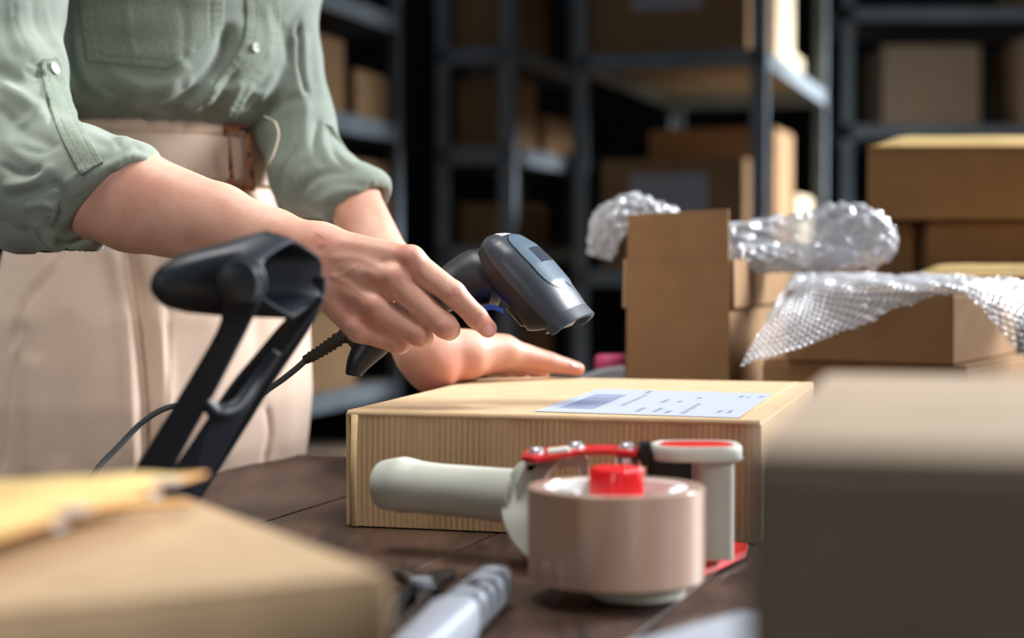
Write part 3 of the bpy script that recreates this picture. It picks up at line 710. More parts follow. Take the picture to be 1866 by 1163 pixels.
# pink capped jar
jc = P(1112, 690, 188); jc[2] = 0
jar = root('marker_jar', jc, 'grey tub with a pink cap behind the far edge of the parcel', 'jar')
obj('tub', MB().lathe(jc, UP, [(1.6, 0), (1.75, .2), (1.75, 7.4), (1.5, 7.8)], 28), M['grey_box'], jar, auto=40)
obj('cap', MB().lathe(jc + UP * 7.8, UP, [(1.6, 0), (1.7, .15), (1.65, 1.1), (1.3, 1.4)], 28), M['pink'], jar, auto=40)
gt = P(1085, 700, 183); gt[2] = 0
tp = root('dispenser_case', gt, 'pale grey wedge shaped case beside the pink capped tub', 'case')
obj('case', MB().prism([gt + v3(-1.6, 0, 0), gt + v3(3.2, 0, 0), gt + v3(3.2, 0, 8.2), gt + v3(1.0, 0, 7.9), gt + v3(-1.6, 0, 7.1)], v3(0, 3, 0)), M['grey_box'], tp, bevel=.2)

# bubble wrap: real bubbles pushed out of a sheet
def wrap_sheet(label, rows, nu, nv, pitch, amp):
    A_ = [np.array(spline(r, 10)) for r in rows]; u = np.linspace(0, 1, nu)
    A_ = [np.stack([np.interp(u * (len(a) - 1), range(len(a)), a[:, k]) for k in range(3)], 1) for a in A_]
    fine = np.array(spline(A_, 16)); v = np.linspace(0, len(fine) - 1, nv); i0 = np.minimum(v.astype(int), len(fine) - 2); f = (v - i0)[:, None, None]
    S_ = fine[i0] * (1 - f) + fine[i0 + 1] * f
    U, V_ = np.meshgrid(u, np.linspace(0, 1, nv))
    S_[..., 2] += .16 * np.sin(U * 21 + V_ * 5) * np.sin(V_ * 7 + U * 9) + .12 * np.sin(U * 47 - V_ * 13) + .07 * np.sin(U * 90 + V_ * 25) * np.sin(V_ * 16 - U * 31)
    du = np.gradient(S_, axis=1); dv = np.gradient(S_, axis=0)
    lu = np.cumsum(np.linalg.norm(du, axis=2), axis=1); lv = np.cumsum(np.linalg.norm(dv, axis=2), axis=0)
    Nn = np.cross(du, dv); Nn /= np.linalg.norm(Nn, axis=2, keepdims=True) + 1e-9
    if Nn[..., 2].mean() < 0: Nn = -Nn
    c3, s3 = math.cos(.45), math.sin(.45); lu, lv = lu * c3 - lv * s3, lu * s3 + lv * c3
    row = np.round(lv / (pitch * .87)); off = (row % 2) * .5
    dx_ = (lu / pitch + off); dx_ = (dx_ - np.round(dx_)) * pitch; dy_ = lv - row * pitch * .87
    d2 = (dx_ ** 2 + dy_ ** 2) / (pitch * .38) ** 2
    S_ = S_ + Nn * (amp * np.sqrt(np.clip(1 - d2, 0, 1)))[..., None]
    vs = S_.reshape(-1, 3); i, j = np.meshgrid(np.arange(nu - 1), np.arange(nv - 1)); q = (j * nu + i).ravel()
    o = obj('bubble_wrap_sheet', (vs, np.stack([q, q + 1, q + nu + 1, q + nu], 1)), M['wrap'], smooth=True)
    return tag(o, label, 'bubble wrap')
wrap_sheet('bubble wrap sheet draped over the brown corner box at the right',
           [[P(1440, 512, 186), P(1500, 500, 187), P(1640, 502, 188), P(1760, 506, 187), P(1900, 516, 186), P(2060, 540, 184)],
            [P(1400, 580, 170), P(1500, 524, 174.5), P(1620, 518, 171.8), P(1738, 522, 168.4), P(1800, 530, 171), P(1890, 560, 172), P(2040, 600, 172)],
            [P(1348, 668, 162), P(1500, 622, 166.5), P(1610, 575, 168), P(1700, 539, 166.6), P(1748, 533, 166.0), P(1785, 562, 167.2), P(1872, 660, 168.5), P(2000, 790, 169)]],
           520, 240, .82, .24)
def crumple(label, pts, rad, seed, squash=1.0, n=5):
    """crumpled bundle of bubble wrap: a tube of film with creases and bubbles"""
    pth = spline(pts, 14); m = len(pth); rr = np.interp(np.linspace(0, len(rad) - 1, m), range(len(rad)), rad)
    mb = MB(); rs = np.random.RandomState(seed); k = 96; rings = []; ph = rs.rand(12) * 6.28
    # resample finer
    idx = np.linspace(0, m - 1, m * 2); pa = np.array(pth); pth = [np.array([np.interp(i, range(m), pa[:, c]) for c in range(3)]) for i in idx]; rr = np.interp(idx, range(m), rr); m = len(pth)
    prev = None
    for i in range(m):
        t = unit(pth[min(i + 1, m - 1)] - pth[max(i - 1, 0)]); x = np.cross(t, UP) if prev is None else prev - t * np.dot(prev, t); x = unit(x); y = np.cross(t, x); prev = x
        ring = []; s_ = i / m
        for q in range(k):
            a_ = 2 * math.pi * q / k
            cr = .16 * abs(math.sin(a_ * 2.5 + s_ * 9 + ph[0])) + .12 * abs(math.sin(a_ * 4 - s_ * 17 + ph[1])) + .10 * abs(math.sin(s_ * 31 + a_ * 1.5 + ph[2])) + .06 * math.sin(a_ * 9 + s_ * 40 + ph[3])
            bb = .075 * max(0, math.sin(a_ * 14 + (i % 2) * 0) * math.sin(s_ * m * .55 + ph[4]))
            r = rr[i] * (.72 + cr + bb)
            ring.append(pth[i] + x * (r * math.cos(a_)) + y * (r * squash * math.sin(a_)))
        rings.append(ring)
    mb.loft(rings)
    o = obj('bubble_wrap_bundle', mb, M['wrap'], smooth=True); return tag(o, label, 'bubble wrap')
crumple('crumpled bubble wrap spilling over the left side of the open carton', [P(1092, 470, 192), P(1110, 410, 192), P(1150, 385, 193), P(1200, 400, 194), P(1260, 430, 195)], [1.3, 2.0, 1.9, 1.8, 1.6], 4)
crumple('large crumpled bubble wrap bundle on the right of the open carton', [P(1320, 440, 190), P(1400, 440, 192), P(1470, 440, 193), P(1545, 430, 192), P(1600, 440, 191), P(1632, 445, 191)], [2.0, 2.4, 3.3, 3.5, 2.9, 1.0], 9)
crumple('wrinkled bubble wrap lying along the top of the open carton', [P(1338, 468, 186), P(1400, 470, 188), P(1480, 470, 190), P(1560, 478, 190)], [1.3, 1.5, 1.6, 1.1], 13)

# ------------------------------------------------------------------ implicit surfaces for the person
def surface_nets(f, lo, hi, h, blk=6):
    lo = np.asarray(lo, float); n = (np.ceil((np.asarray(hi, float) - lo) / h / blk).astype(int)) * blk
    cb = n // blk
    g = np.stack(np.meshgrid(*[lo[k] + (np.arange(cb[k]) + .5) * blk * h - .5 * h for k in range(3)], indexing='ij'), -1)
    cv = f(g.reshape(-1, 3)).reshape(cb)
    V = np.repeat(np.repeat(np.repeat(cv, blk, 0), blk, 1), blk, 2).astype(np.float32)
    need = np.abs(cv) < blk * h * 1.25
    full = np.repeat(np.repeat(np.repeat(need, blk, 0), blk, 1), blk, 2)
    ii = np.argwhere(full)
    for s in range(0, len(ii), 400000):
        q = ii[s:s + 400000]; V[q[:, 0], q[:, 1], q[:, 2]] = f(lo + q * h)
    S_ = V < 0; c = np.zeros(tuple(np.array(V.shape) - 1), np.int8)
    sl = [(slice(None, -1), slice(1, None))[b] for b in (0, 1)]
    for a_ in (0, 1):
        for b_ in (0, 1):
            for c_ in (0, 1): c += S_[sl[a_], sl[b_], sl[c_]]
    act = (c > 0) & (c < 8); ci = np.argwhere(act); idx = np.full(act.shape, -1, np.int64); idx[act] = np.arange(len(ci))
    acc = np.zeros((len(ci), 3)); cnt = np.zeros(len(ci))
    corners = [(a_, b_, c_) for a_ in (0, 1) for b_ in (0, 1) for c_ in (0, 1)]
    for p_ in corners:
        for ax in range(3):
            if p_[ax]: continue
            q_ = list(p_); q_[ax] = 1
            v0 = V[ci[:, 0] + p_[0], ci[:, 1] + p_[1], ci[:, 2] + p_[2]]; v1 = V[ci[:, 0] + q_[0], ci[:, 1] + q_[1], ci[:, 2] + q_[2]]
            cr = (v0 < 0) != (v1 < 0); t = np.where(cr, v0 / np.where(cr, v0 - v1, 1), 0)
            pos = np.array(p_, float)[None] + np.zeros((len(ci), 3)); pos[:, ax] += t
            acc[cr] += pos[cr]; cnt[cr] += 1
    vs = lo + (ci + acc / cnt[:, None]) * h
    fs = []
    for ax in range(3):
        u_, w_ = (ax + 1) % 3, (ax + 2) % 3
        a0 = [slice(None)] * 3; a1 = [slice(None)] * 3; a0[ax] = slice(None, -1); a1[ax] = slice(1, None)
        s0, s1 = S_[tuple(a0)], S_[tuple(a1)]; e = np.argwhere(s0 != s1)
        e = e[(e[:, u_] > 0) & (e[:, w_] > 0) & (e[:, u_] < V.shape[u_] - 1) & (e[:, w_] < V.shape[w_] - 1)]
        inside0 = s0[e[:, 0], e[:, 1], e[:, 2]]
        q = []
        for du_, dw_ in ((-1, -1), (0, -1), (0, 0), (-1, 0)):
            c_ = e.copy(); c_[:, u_] += du_; c_[:, w_] += dw_; q.append(idx[c_[:, 0], c_[:, 1], c_[:, 2]])
        q = np.stack(q, 1); q[~inside0] = q[~inside0][:, ::-1]; q = q[(q >= 0).all(1)]; fs.append(q)
    return vs, np.concatenate(fs)
def normals(vs, fs):
    n = np.cross(vs[fs[:, 2]] - vs[fs[:, 0]], vs[fs[:, 3]] - vs[fs[:, 1]]); out = np.zeros_like(vs)
    for k in range(4): np.add.at(out, fs[:, k], n)
    return out / (np.linalg.norm(out, axis=1, keepdims=True) + 1e-12)
def relax(vs, fs, it=2, lam=.5):
    for _ in range(it):
        s = np.zeros_like(vs); c = np.zeros(len(vs))
        for a_, b_ in ((0, 1), (1, 2), (2, 3), (3, 0)):
            np.add.at(s, fs[:, a_], vs[fs[:, b_]]); np.add.at(c, fs[:, a_], 1); np.add.at(s, fs[:, b_], vs[fs[:, a_]]); np.add.at(c, fs[:, b_], 1)
        vs = vs + lam * (s / np.maximum(c, 1)[:, None] - vs)
    return vs
def smin(a, b, k):
    h = np.clip(.5 + .5 * (b - a) / k, 0, 1); return b + (a - b) * h - k * h * (1 - h)
def smax(a, b, k): return -smin(-a, -b, k)
def cap(p, a, b, ra_, rb_):
    ba = b - a; t = np.clip(((p - a) @ ba) / (ba @ ba), 0, 1)
    return np.linalg.norm(p - a - t[:, None] * ba, axis=1) - (ra_ + (rb_ - ra_) * t)
def chain(p, pts, k):
    """pts: (px, py, Y, r) joints of one limb"""
    d = None
    for (a_, b_) in zip(pts[:-1], pts[1:]):
        q = cap(p, a_[0], b_[0], a_[1], b_[1]); d = q if d is None else smin(d, q, k)
    return d
def J(*rows): return [(P(x, y, Y), r) for x, y, Y, r in rows]
def fold(vs, ns, lines, facing=True):
    """push cloth out (+) or in (-) along drawn crease lines"""
    X, Yp = proj(vs); tocam = np.array([0, 0, CAM_H]) - vs; tocam /= np.linalg.norm(tocam, axis=1, keepdims=True)
    fac = np.clip((ns * tocam).sum(1) * 2.5, 0, 1) if facing else 1.0
    d = np.zeros(len(vs)); pt = np.stack([X, Yp], 1)
    for line in lines:
        pts, wpx, amp = line[:3]; ylim = line[3] if len(line) > 3 else None
        c = np.array([(q[0], q[1]) for q in spline([v3(x, y, 0) for x, y in pts], 6)]); best = np.full(len(vs), 1e9); tt = np.zeros(len(vs))
        lo_, hi_ = c.min(0) - 3 * wpx, c.max(0) + 3 * wpx
        sel = np.where((X > lo_[0]) & (X < hi_[0]) & (Yp > lo_[1]) & (Yp < hi_[1]))[0]
        if ylim is not None: sel = sel[(vs[sel, 1] < ylim[1]) & (vs[sel, 1] > ylim[0])]
        for i in range(len(c) - 1):
            a_, b_ = c[i], c[i + 1]; ba = b_ - a_; t = np.clip(((pt[sel] - a_) @ ba) / (ba @ ba + 1e-9), 0, 1)
            dd_ = np.linalg.norm(pt[sel] - a_ - t[:, None] * ba, axis=1); m_ = dd_ < best[sel]
            best[sel[m_]] = dd_[m_]; tt[sel[m_]] = (i + t[m_]) / (len(c) - 1)
        env = np.clip(np.minimum(tt, 1 - tt) * 6 + .15, 0, 1)
        g = np.exp(-(best[sel] / wpx) ** 2); d[sel] += amp * g * env[sel]
    return vs + ns * (d * fac)[:, None]

# the hands and forearms
Rad = J((60, 325, 141.5, 2.9), (160, 335, 139.5, 2.9), (240, 343, 138, 3.05), (400, 394, 136, 2.35), (500, 430, 134, 1.9), (580, 454, 131.6, 1.75))
Uln = J((60, 345, 141.5, 2.9), (160, 368, 139.5, 2.8), (240, 388, 138, 2.95), (400, 432, 136, 2.3), (490, 472, 134, 1.85), (575, 508, 131.6, 1.65))
RPALM = [J((585, 455, 131.4, 1.75), (748, 478, 128.9, 1.14)), J((590, 475, 131.2, 1.6), (717, 512, 128.5, 1.1)),
         J((590, 495, 131.2, 1.6), (686, 562, 128.8, 1.05)), J((585, 512, 131.2, 1.6), (655, 600, 129.4, .98)),
         J((610, 500, 131.8, 1.5), (690, 540, 130.3, 1.0)), J((600, 475, 133, 1.4), (680, 470, 133.4, 1.2))]
RKN = [(749, 470, 128.3, .9), (716, 503, 128.0, .86), (684, 556, 128.3, .82), (652, 594, 129.0, .72)]
RF = [J((748, 478, 128.9, 1.1), (826, 535, 127.9, .9), (868, 578, 128.3, .8), (889, 599, 129.2, .68)),
      J((717, 512, 128.5, 1.08), (811, 594, 127.9, .9), (818, 600, 130.6, .8), (802, 590, 132.6, .7)),
      J((686, 562, 128.8, 1.02), (763, 609, 128.3, .86), (770, 614, 130.8, .76), (756, 606, 132.8, .68)),
      J((655, 600, 129.4, .94), (723, 625, 129.0, .77), (729, 628, 131.2, .7), (716, 622, 132.8, .62)),
      J((610, 472, 133.2, 1.35), (690, 480, 135.4, 1.1), (748, 502, 136.3, .92), (782, 522, 136.0, .8))]
def f_right(p):
    d = smin(chain(p, Rad, .8), chain(p, Uln, .8), 1.1)
    pl_ = None
    for q in RPALM:
        e = chain(p, q, .5); pl_ = e if pl_ is None else smin(pl_, e, .55)
    for x, y, Y, r in RKN: pl_ = smin(pl_, np.linalg.norm(p - P(x, y, Y), axis=1) - r, .5)
    pl_ = smin(pl_, d, 1.3); out = None
    for i, q in enumerate(RF):
        e = smin(pl_, chain(p, q, .3), .42); out = e if out is None else smin(out, e, .07)
    return out
LA = J((572, 318, 167, 2.2), (640, 356, 161.5, 2.35), (700, 490, 156.5, 2.6), (768, 640, 153.2, 2.25), (792, 668, 153.4, 2.2))
LP = [J((780, 650, 153.3, 2.2), (850, 648, 155.2, 1.9)), J((850, 650, 155.2, 1.9), (915, 650, 158.4, 1.35)), J((800, 628, 153.2, 1.4), (920, 638, 157.4, 1.35)),
      J((785, 672, 154, 2.0), (830, 668, 158, 1.6)), J((840, 640, 158, 1.8), (900, 655, 162, 1.1)), J((820, 655, 160, 1.6), (885, 662, 165, 1.0))]
LF = [J((915, 641, 157.4, 1.4), (958, 651, 158.7, 1.17), (1000, 661, 159.8, .98), (1053, 673, 161.2, .64)),
      J((905, 652, 161.5, 1.0), (955, 666, 162.8, .82), (990, 680, 163, .62)),
      J((900, 656, 163.4, .95), (945, 672, 165.6, .78), (957, 700, 166.6, .66)),
      J((890, 660, 165, .9), (922, 676, 167, .74), (932, 705, 167.8, .62)),
      J((880, 664, 166, .82), (900, 682, 168, .68), (908, 708, 168.6, .56))]
def f_left(p):
    d = chain(p, LA, .8); pl_ = d
    for q in LP: pl_ = smin(pl_, chain(p, q, .5), .8)
    out = None
    for q in LF:
        e = smin(pl_, chain(p, q, .1), .5); out = e if out is None else smin(out, e, .07)
    return out
# torso, neck, head, legs (all below the clothes or outside the picture)
FA = math.radians(52); FW = v3(math.sin(FA), -math.cos(FA), 0); FL = v3(math.cos(FA), math.sin(FA), 0)
HC = v3(-35, 172, 0)
def ell(p, table, cshift=None, kz=1.0):
    """stack of ellipses: rows (z, a, b, forward shift)"""
    t = np.array(table, float); z = p[:, 2]; a_ = np.interp(z, t[:, 0], t[:, 1]); b_ = np.interp(z, t[:, 0], t[:, 2]); s_ = np.interp(z, t[:, 0], t[:, 3])
    q = p[:, :2] - HC[:2]; u = (q @ FL[:2]) / a_; v = (q @ FW[:2] - s_) / b_
    r = np.sqrt(u * u + v * v); d = (r - 1) * np.minimum(a_, b_) * .95
    return np.maximum(d, np.maximum(t[0, 0] - z, z - t[-1, 0]))
SHR = HC + FW * 5 - FL * 16 + UP * 61; SHL = HC + FW * 5 + FL * 16 + UP * 61
def f_trunk(p):
    d = ell(p, [(-6, 14, 10, 0), (8, 14.5, 10.5, 0), (20, 12.5, 9, 0), (29, 11, 8, 0), (40, 12.5, 9, 1.5), (54, 13, 9, 4), (60, 12, 7.5, 5)])
    d = smin(d, cap(p, SHR, SHL, 4.2, 4.2), 3)
    nk = HC + FW * 6; d = smin(d, cap(p, nk + UP * 58, nk + FW * 2 + UP * 72, 5.2, 4.6), 3)
    hc = nk + FW * 4; q = p - (hc + UP * 80); s = np.stack([q @ FL / 7.2, q @ FW / 8.8, q[:, 2] / 11], 1); e = (np.linalg.norm(s, axis=1) - 1) * 7.2
    d = smin(d, e, 1.5); d = smin(d, cap(p, hc + FW * 8.6 + UP * 81, hc + FW * 10 + UP * 77.5, .6, 1.1), .8)
    d = smin(d, cap(p, hc + FW * 3 + UP * 71, hc + FW * 6.5 + UP * 71, 3.2, 2.2), 2)
    for s_ in (-1, 1):
        way = [SHR, P(-4, 60, 148), P(0, 190, 145.5), P(50, 330, 141.5)] if s_ < 0 else [SHL, P(498, 40, 172.5), P(532, 220, 170.5), P(568, 312, 167)]
        for w0, w1 in zip(way[:-1], way[1:]): d = smin(d, cap(p, w0, w1, 3.3, 3.0), 1.0)
        d = smin(d, cap(p, hc + FL * s_ * 7.2 + UP * 78, hc + FL * s_ * 7.4 + UP * 82, .9, 1.2), .5)
        d = smin(d, cap(p, hc + FL * s_ * 3 + FW * 8.2 + UP * 80.4, hc + FL * s_ * 3.2 + FW * 8.2 + UP * 80.4, .9, .9), .4)
        hp_ = HC + FL * s_ * 8; d = smin(d, cap(p, hp_ + UP * 0, hp_ + UP * -34 + FW * 1, 7.2, 5), 2.5)
        d = smin(d, cap(p, hp_ + UP * -34 + FW, hp_ + UP * -71, 5, 3.2), 1)
    return d
person = root('person', v3(HC[0], HC[1], -TABLE_H), 'person in a sage green shirt and beige trousers, scanning the parcel', 'person')
vr, fr = surface_nets(f_right, (-39, 124, 9), (0, 145, 33), .125)
vr = relax(vr, fr, 2, .4)
nr = normals(vr, fr)
vr = fold(vr, nr, [
    ([(757, 492), (790, 535), (822, 572)], 3.2, -.06), ([(712, 520), (745, 560), (785, 598)], 3.2, -.05),
    ([(816, 520), (828, 531), (838, 527)], 2.0, -.035), ([(819, 527), (826, 540), (838, 538)], 1.8, -.03), ([(812, 524), (818, 542), (830, 548)], 1.8, -.025),
    ([(864, 592), (870, 580), (884, 573)], 1.8, -.04), ([(862, 586), (867, 577), (876, 570)], 1.5, -.02),
    ([(797, 590), (803, 580), (816, 574)], 1.9, -.03), ([(792, 596), (800, 586), (812, 583)], 1.7, -.025),
    ([(757, 616), (766, 606), (778, 601)], 1.7, -.03), ([(720, 634), (727, 624), (738, 617)], 1.7, -.03),
    ([(600, 470), (650, 470), (700, 490)], 7, .05), ([(600, 500), (640, 520), (672, 545)], 7, .05), ([(610, 440), (680, 448), (735, 462)], 8, .05),
    ([(655, 500), (690, 525), (705, 545)], 9, -.09), ([(690, 480), (725, 480), (742, 498)], 7, -.06), ([(640, 545), (662, 575), (672, 590)], 8, -.08),
    ([(585, 430), (575, 445), (590, 460)], 10, -.08), ([(600, 505), (625, 500), (655, 480)], 3, .03)], True)
vl, fl2 = surface_nets(f_left, (-22, 148, 4), (8, 170, 36), .2)
vl = relax(vl, fl2, 2, .4)
vt, ft = surface_nets(f_trunk, (-65, 132, -74), (-5, 200, 96), .8)
allv = np.concatenate([vr, vl, vt]); allf = np.concatenate([fr, fl2 + len(vr), ft + len(vr) + len(vl)])
body_o = obj('body', (allv, allf), M['skin'], person, smooth=True)
fl_ = np.zeros(len(body_o.data.vertices), np.float32)
X_, Y_ = proj(allv)
near_ = np.arange(len(allv)) < len(vr)
for x, y, r, s_ in [(735, 462, 22, .5), (585, 440, 24, .5), (665, 585, 26, .45), (640, 560, 26, .3), (700, 525, 26, .3), (828, 535, 12, .3), (888, 602, 16, .5), (812, 600, 16, .3), (768, 614, 14, .3), (730, 630, 12, .3), (560, 480, 50, .2)]:
    fl_[near_] += (s_ * np.exp(-((X_ - x) ** 2 + (Y_ - y) ** 2) / r ** 2))[near_]
far_ = (~near_) & (np.arange(len(allv)) < len(vr) + len(vl))
for x, y, r, s_ in [(1050, 673, 30, .6), (985, 660, 40, .4), (860, 690, 60, .5), (800, 700, 50, .4)]:
    fl_[far_] += (s_ * np.exp(-((X_ - x) ** 2 + (Y_ - y) ** 2) / r ** 2))[far_]
at = body_o.data.attributes.new('flush', 'FLOAT', 'POINT'); at.data.foreach_set('value', np.clip(fl_, 0, 1)[:len(body_o.data.vertices)])

def bvh_of(vs, fs): return BVHTree.FromPolygons([tuple(p) for p in vs], [tuple(int(i) for i in f) for f in fs])
EYE = np.array([0, 0, CAM_H], float)
def hit(tree, px, py, Ydef):
    """the place on a surface seen at this pixel, with its normal"""
    d = unit(P(px, py, 100) - EYE); h = tree.ray_cast(Vector(EYE), Vector(d))
    if h[0] is None: return P(px, py, Ydef), -d
    n = np.array(h[1]); 
    if np.dot(n, d) > 0: n = -n
    return np.array(h[0]), n
# nails
tr = bvh_of(vr, fr); tl = bvh_of(vl, fl2)
def nail(tree, px, py, dirpx, ln, wd, Yd):
    c, n = hit(tree, px, py, Yd); a_, _ = hit(tree, px + dirpx[0], py + dirpx[1], Yd)
    ax = unit(P(px + dirpx[0] * 3, py + dirpx[1] * 3, c[1]) - P(px, py, c[1])); ax = unit(ax - n * np.dot(ax, n)); sd = np.cross(n, ax); rings = []
    for i in range(9):
        t = -1 + 2 * i / 8; w_ = wd * math.sqrt(max(.05, 1 - abs(t) ** 3.2)); row = []
        for k in range(9):
            s_ = -1 + 2 * k / 8; row.append(c + ax * t * ln + sd * s_ * w_ + n * (.05 - .16 * (s_ * w_ / wd) ** 2 - .05 * t * t))
        for k in range(8, -1, -1): row.append(row[k] - n * .06)
        rings.append(row)
    return obj('fingernail', MB().loft(rings), M['nail'], person, smooth=True)
nail(tr, 889, 602, (8, 10), .52, .42, 128.5)
nail(tl, 1046, 667, (10, 2), .5, .3, 161)

# ------------------------------------------------------------------ shirt
SN = [(SHR, 6.2), (P(-8, 40, 148), 5.3), (P(-2, 160, 146), 5.3), (P(45, 330, 142), 5.3)]
CUFF = [(P(60, 345, 141.5), 5.0), (P(130, 340, 140), 4.9), (P(205, 352, 138.6), 4.35)]
SFAR = [(SHL, 6.0), (P(502, 40, 172), 3.9), (P(533, 220, 170), 3.8), (P(565, 318, 167), 3.8), (P(640, 352, 162), 3.3)]
def f_shirt(p):
    d = ell(p, [(32.0, 12.8, 9.6, .3), (33.2, 15.2, 11.6, .8), (35, 16.2, 12.6, 1.1), (38, 16.2, 12.6, 1.5), (42, 15.6, 12.2, 2), (52, 15.5, 12, 4), (60, 15, 10, 5), (64, 11, 7.5, 5.5), (67, 6, 6, 6)])
    d = smin(d, cap(p, SHR, SHL, 5.6, 5.6), 3)
    s_ = smin(chain(p, SN, 1.5), chain(p, CUFF, 1.2), 1.4)
    # rolled cuff ring
    c = P(232, 362, 138.2); ax = unit(v3(.86, -.1, -.5)); q = p - c; h = q @ ax; r = np.linalg.norm(q - h[:, None] * ax, axis=1)
    s_ = smin(s_, np.sqrt((h + .25) ** 2 / 2.2 + (r - 3.95) ** 2) - .5, .9)
    s_ = smax(s_, -(cap(p, P(125, 352, 140.6), c + ax * 7, 3.1, 4.2)), .3)
    cutn = unit(v3(.45, -.55, -.7)); s_ = smax(s_, (p - P(190, 343, 134.5)) @ cutn + .9, .35)
    s_ = smin(s_, cap(p, P(115, 425, 140), P(165, 425, 139.5), 1.75, 1.3), 1.5)
    d = smin(d, s_, .5)
    g = chain(p, SFAR, 1.3)
    c = P(655, 372, 161.5); ax = unit(v3(.6, -.35, -.72)); q = p - c; h = q @ ax; r = np.linalg.norm(q - h[:, None] * ax, axis=1)
    g = smin(g, np.sqrt((h + .4) ** 2 / 2 + (r - 2.9) ** 2) - .5, .8)
    g = smax(g, -(cap(p, c - ax * .5, c + ax * 6, 2.7, 3.2)), .25)
    return smin(d, g, .35)
vs_, fs_ = surface_nets(f_shirt, (-53, 131, 20), (-11, 193, 69), .27)
vs_ = relax(vs_, fs_, 2, .4); ns_ = normals(vs_, fs_)
NEAR = (0, 150); MID = (148, 172)
vs_ = fold(vs_, ns_, [
    # near sleeve
    ([(-10, 120), (40, 150), (80, 130)], 14, -.3, NEAR), ([(0, 150), (50, 190), (95, 230)], 12, .35, NEAR), ([(-10, 190), (40, 235), (100, 262)], 13, -.4, NEAR),
    ([(0, 250), (50, 290), (90, 300)], 16, .25, NEAR), ([(5, 340), (60, 330), (100, 300)], 9, .35, NEAR), ([(15, 365), (60, 350), (105, 330)], 7, -.35, NEAR),
    ([(110, 330), (105, 380), (90, 430)], 11, -.35, NEAR), ([(60, 400), (80, 440), (120, 462)], 9, .3, NEAR), ([(100, 440), (120, 450), (170, 432)], 6, -.3, NEAR),
    ([(30, 20), (40, 70), (70, 110)], 12, .16, NEAR), ([(60, -10), (70, 50), (95, 100)], 9, -.14, NEAR), ([(10, -10), (12, 60), (30, 110)], 10, -.12, NEAR),
    ([(120, 170), (150, 185), (190, 200)], 10, .3, NEAR), ([(130, 195), (150, 200), (150, 215)], 7, -.3, NEAR), ([(150, 200), (200, 230), (240, 262)], 12, .18, NEAR),
    ([(180, 300), (215, 280), (240, 262), (262, 280)], 6, -.16, NEAR), ([(200, 310), (235, 285), (270, 288)], 7, .22, NEAR), ([(150, 240), (175, 262), (205, 270)], 10, -.16, NEAR),
    ([(165, 310), (140, 320), (112, 345)], 6, .25, NEAR), ([(105, 340), (100, 370), (92, 400)], 5, .25, NEAR),
    # front of the shirt
    ([(415, 40), (412, 90), (380, 140), (318, 190)], 15, -.75, MID), ([(340, 110), (300, 160), (235, 190)], 16, .3, MID), ([(395, 150), (365, 185), (330, 210)], 10, .4, MID),
    ([(432, 130), (400, 180), (380, 215)], 9, -.4, MID), ([(520, 40), (500, 110), (470, 170)], 16, -.3, MID), ([(545, 60), (552, 120), (540, 180)], 14, .35, MID),
    ([(455, 205), (500, 190), (550, 172)], 10, -.3, MID), ([(200, 190), (250, 205), (300, 200)], 9, -.3, MID), ([(290, 205), (320, 200), (350, 215)], 8, -.4, MID),
    ([(135, 60), (150, 130), (200, 180)], 12, .2, MID), ([(125, 20), (128, 110), (150, 175)], 9, -.25, MID), ([(480, 10), (492, 60), (486, 110)], 9, .2, MID), ([(200, 130), (260, 160), (330, 150)], 14, .2, MID),
    # far sleeve
    ([(583, 215), (575, 260), (588, 305)], 6, -.4, (150, 190)), ([(560, 180), (555, 250), (560, 300)], 9, .22, (155, 190)), ([(520, 200), (515, 280), (510, 350)], 10, -.25, (155, 190)),
    ([(535, 360), (580, 320), (640, 310)], 9, -.28, (150, 190)), ([(560, 380), (620, 350), (690, 350)], 10, .15, (150, 190)), ([(545, 40), (548, 120), (560, 170)], 5, -.5, (158, 190))])
vs_ = fold(vs_, normals(vs_, fs_), [
    ([(100, 150), (60, 210), (15, 240)], 7, .16, NEAR), ([(30, 265), (75, 275), (110, 262)], 6, -.2, NEAR), ([(0, 300), (40, 318), (75, 305)], 6, -.22, NEAR),
    ([(45, 380), (75, 372), (100, 380)], 6, .2, NEAR), ([(5, 400), (30, 420), (60, 420)], 8, -.2, NEAR), ([(140, 215), (190, 240), (225, 280)], 5, -.14, NEAR), ([(170, 215), (215, 245), (262, 272)], 5, .13, NEAR),
    ([(25, 0), (30, 40), (48, 90)], 5, -.1, NEAR), ([(85, 10), (92, 50), (100, 90)], 5, .1, NEAR), ([(50, 115), (65, 120), (85, 122)], 4, -.12, NEAR), ([(45, 128), (62, 140), (82, 140)], 4, -.12, NEAR),
    ([(230, 0), (235, 60), (250, 110)], 8, .1, MID), ([(330, 0), (335, 60), (330, 110)], 9, -.09, MID), ([(170, 150), (230, 180), (300, 175)], 6, -.14, MID), ([(350, 140), (330, 165), (280, 190)], 6, .2, MID),
    ([(440, 150), (425, 185), (410, 212)], 5, .22, MID), ([(470, 150), (455, 180), (448, 205)], 5, -.2, MID), ([(500, 130), (480, 170), (478, 200)], 7, .2, MID), ([(520, 160), (505, 190), (500, 210)], 5, -.2, MID),
    ([(500, 20), (520, 70), (525, 120)], 8, -.14, MID), ([(225, 200), (215, 212), (212, 225)], 5, -.2, MID), ([(262, 205), (255, 215), (252, 225)], 5, -.2, MID), ([(380, 190), (372, 205), (370, 220)], 5, -.22, MID),
    ([(575, 60), (580, 120), (590, 180)], 6, .12, (155, 190)), ([(600, 240), (610, 280), (640, 310)], 5, -.18, (150, 190)), ([(540, 250), (548, 300), (545, 350)], 7, .2, (150, 190)),
    ([(600, 330), (640, 335), (680, 345)], 7, -.14, (150, 190)), ([(620, 365), (650, 372), (690, 378)], 6, .14, (150, 190)), ([(560, 400), (600, 380), (640, 385)], 6, -.15, (150, 190))])
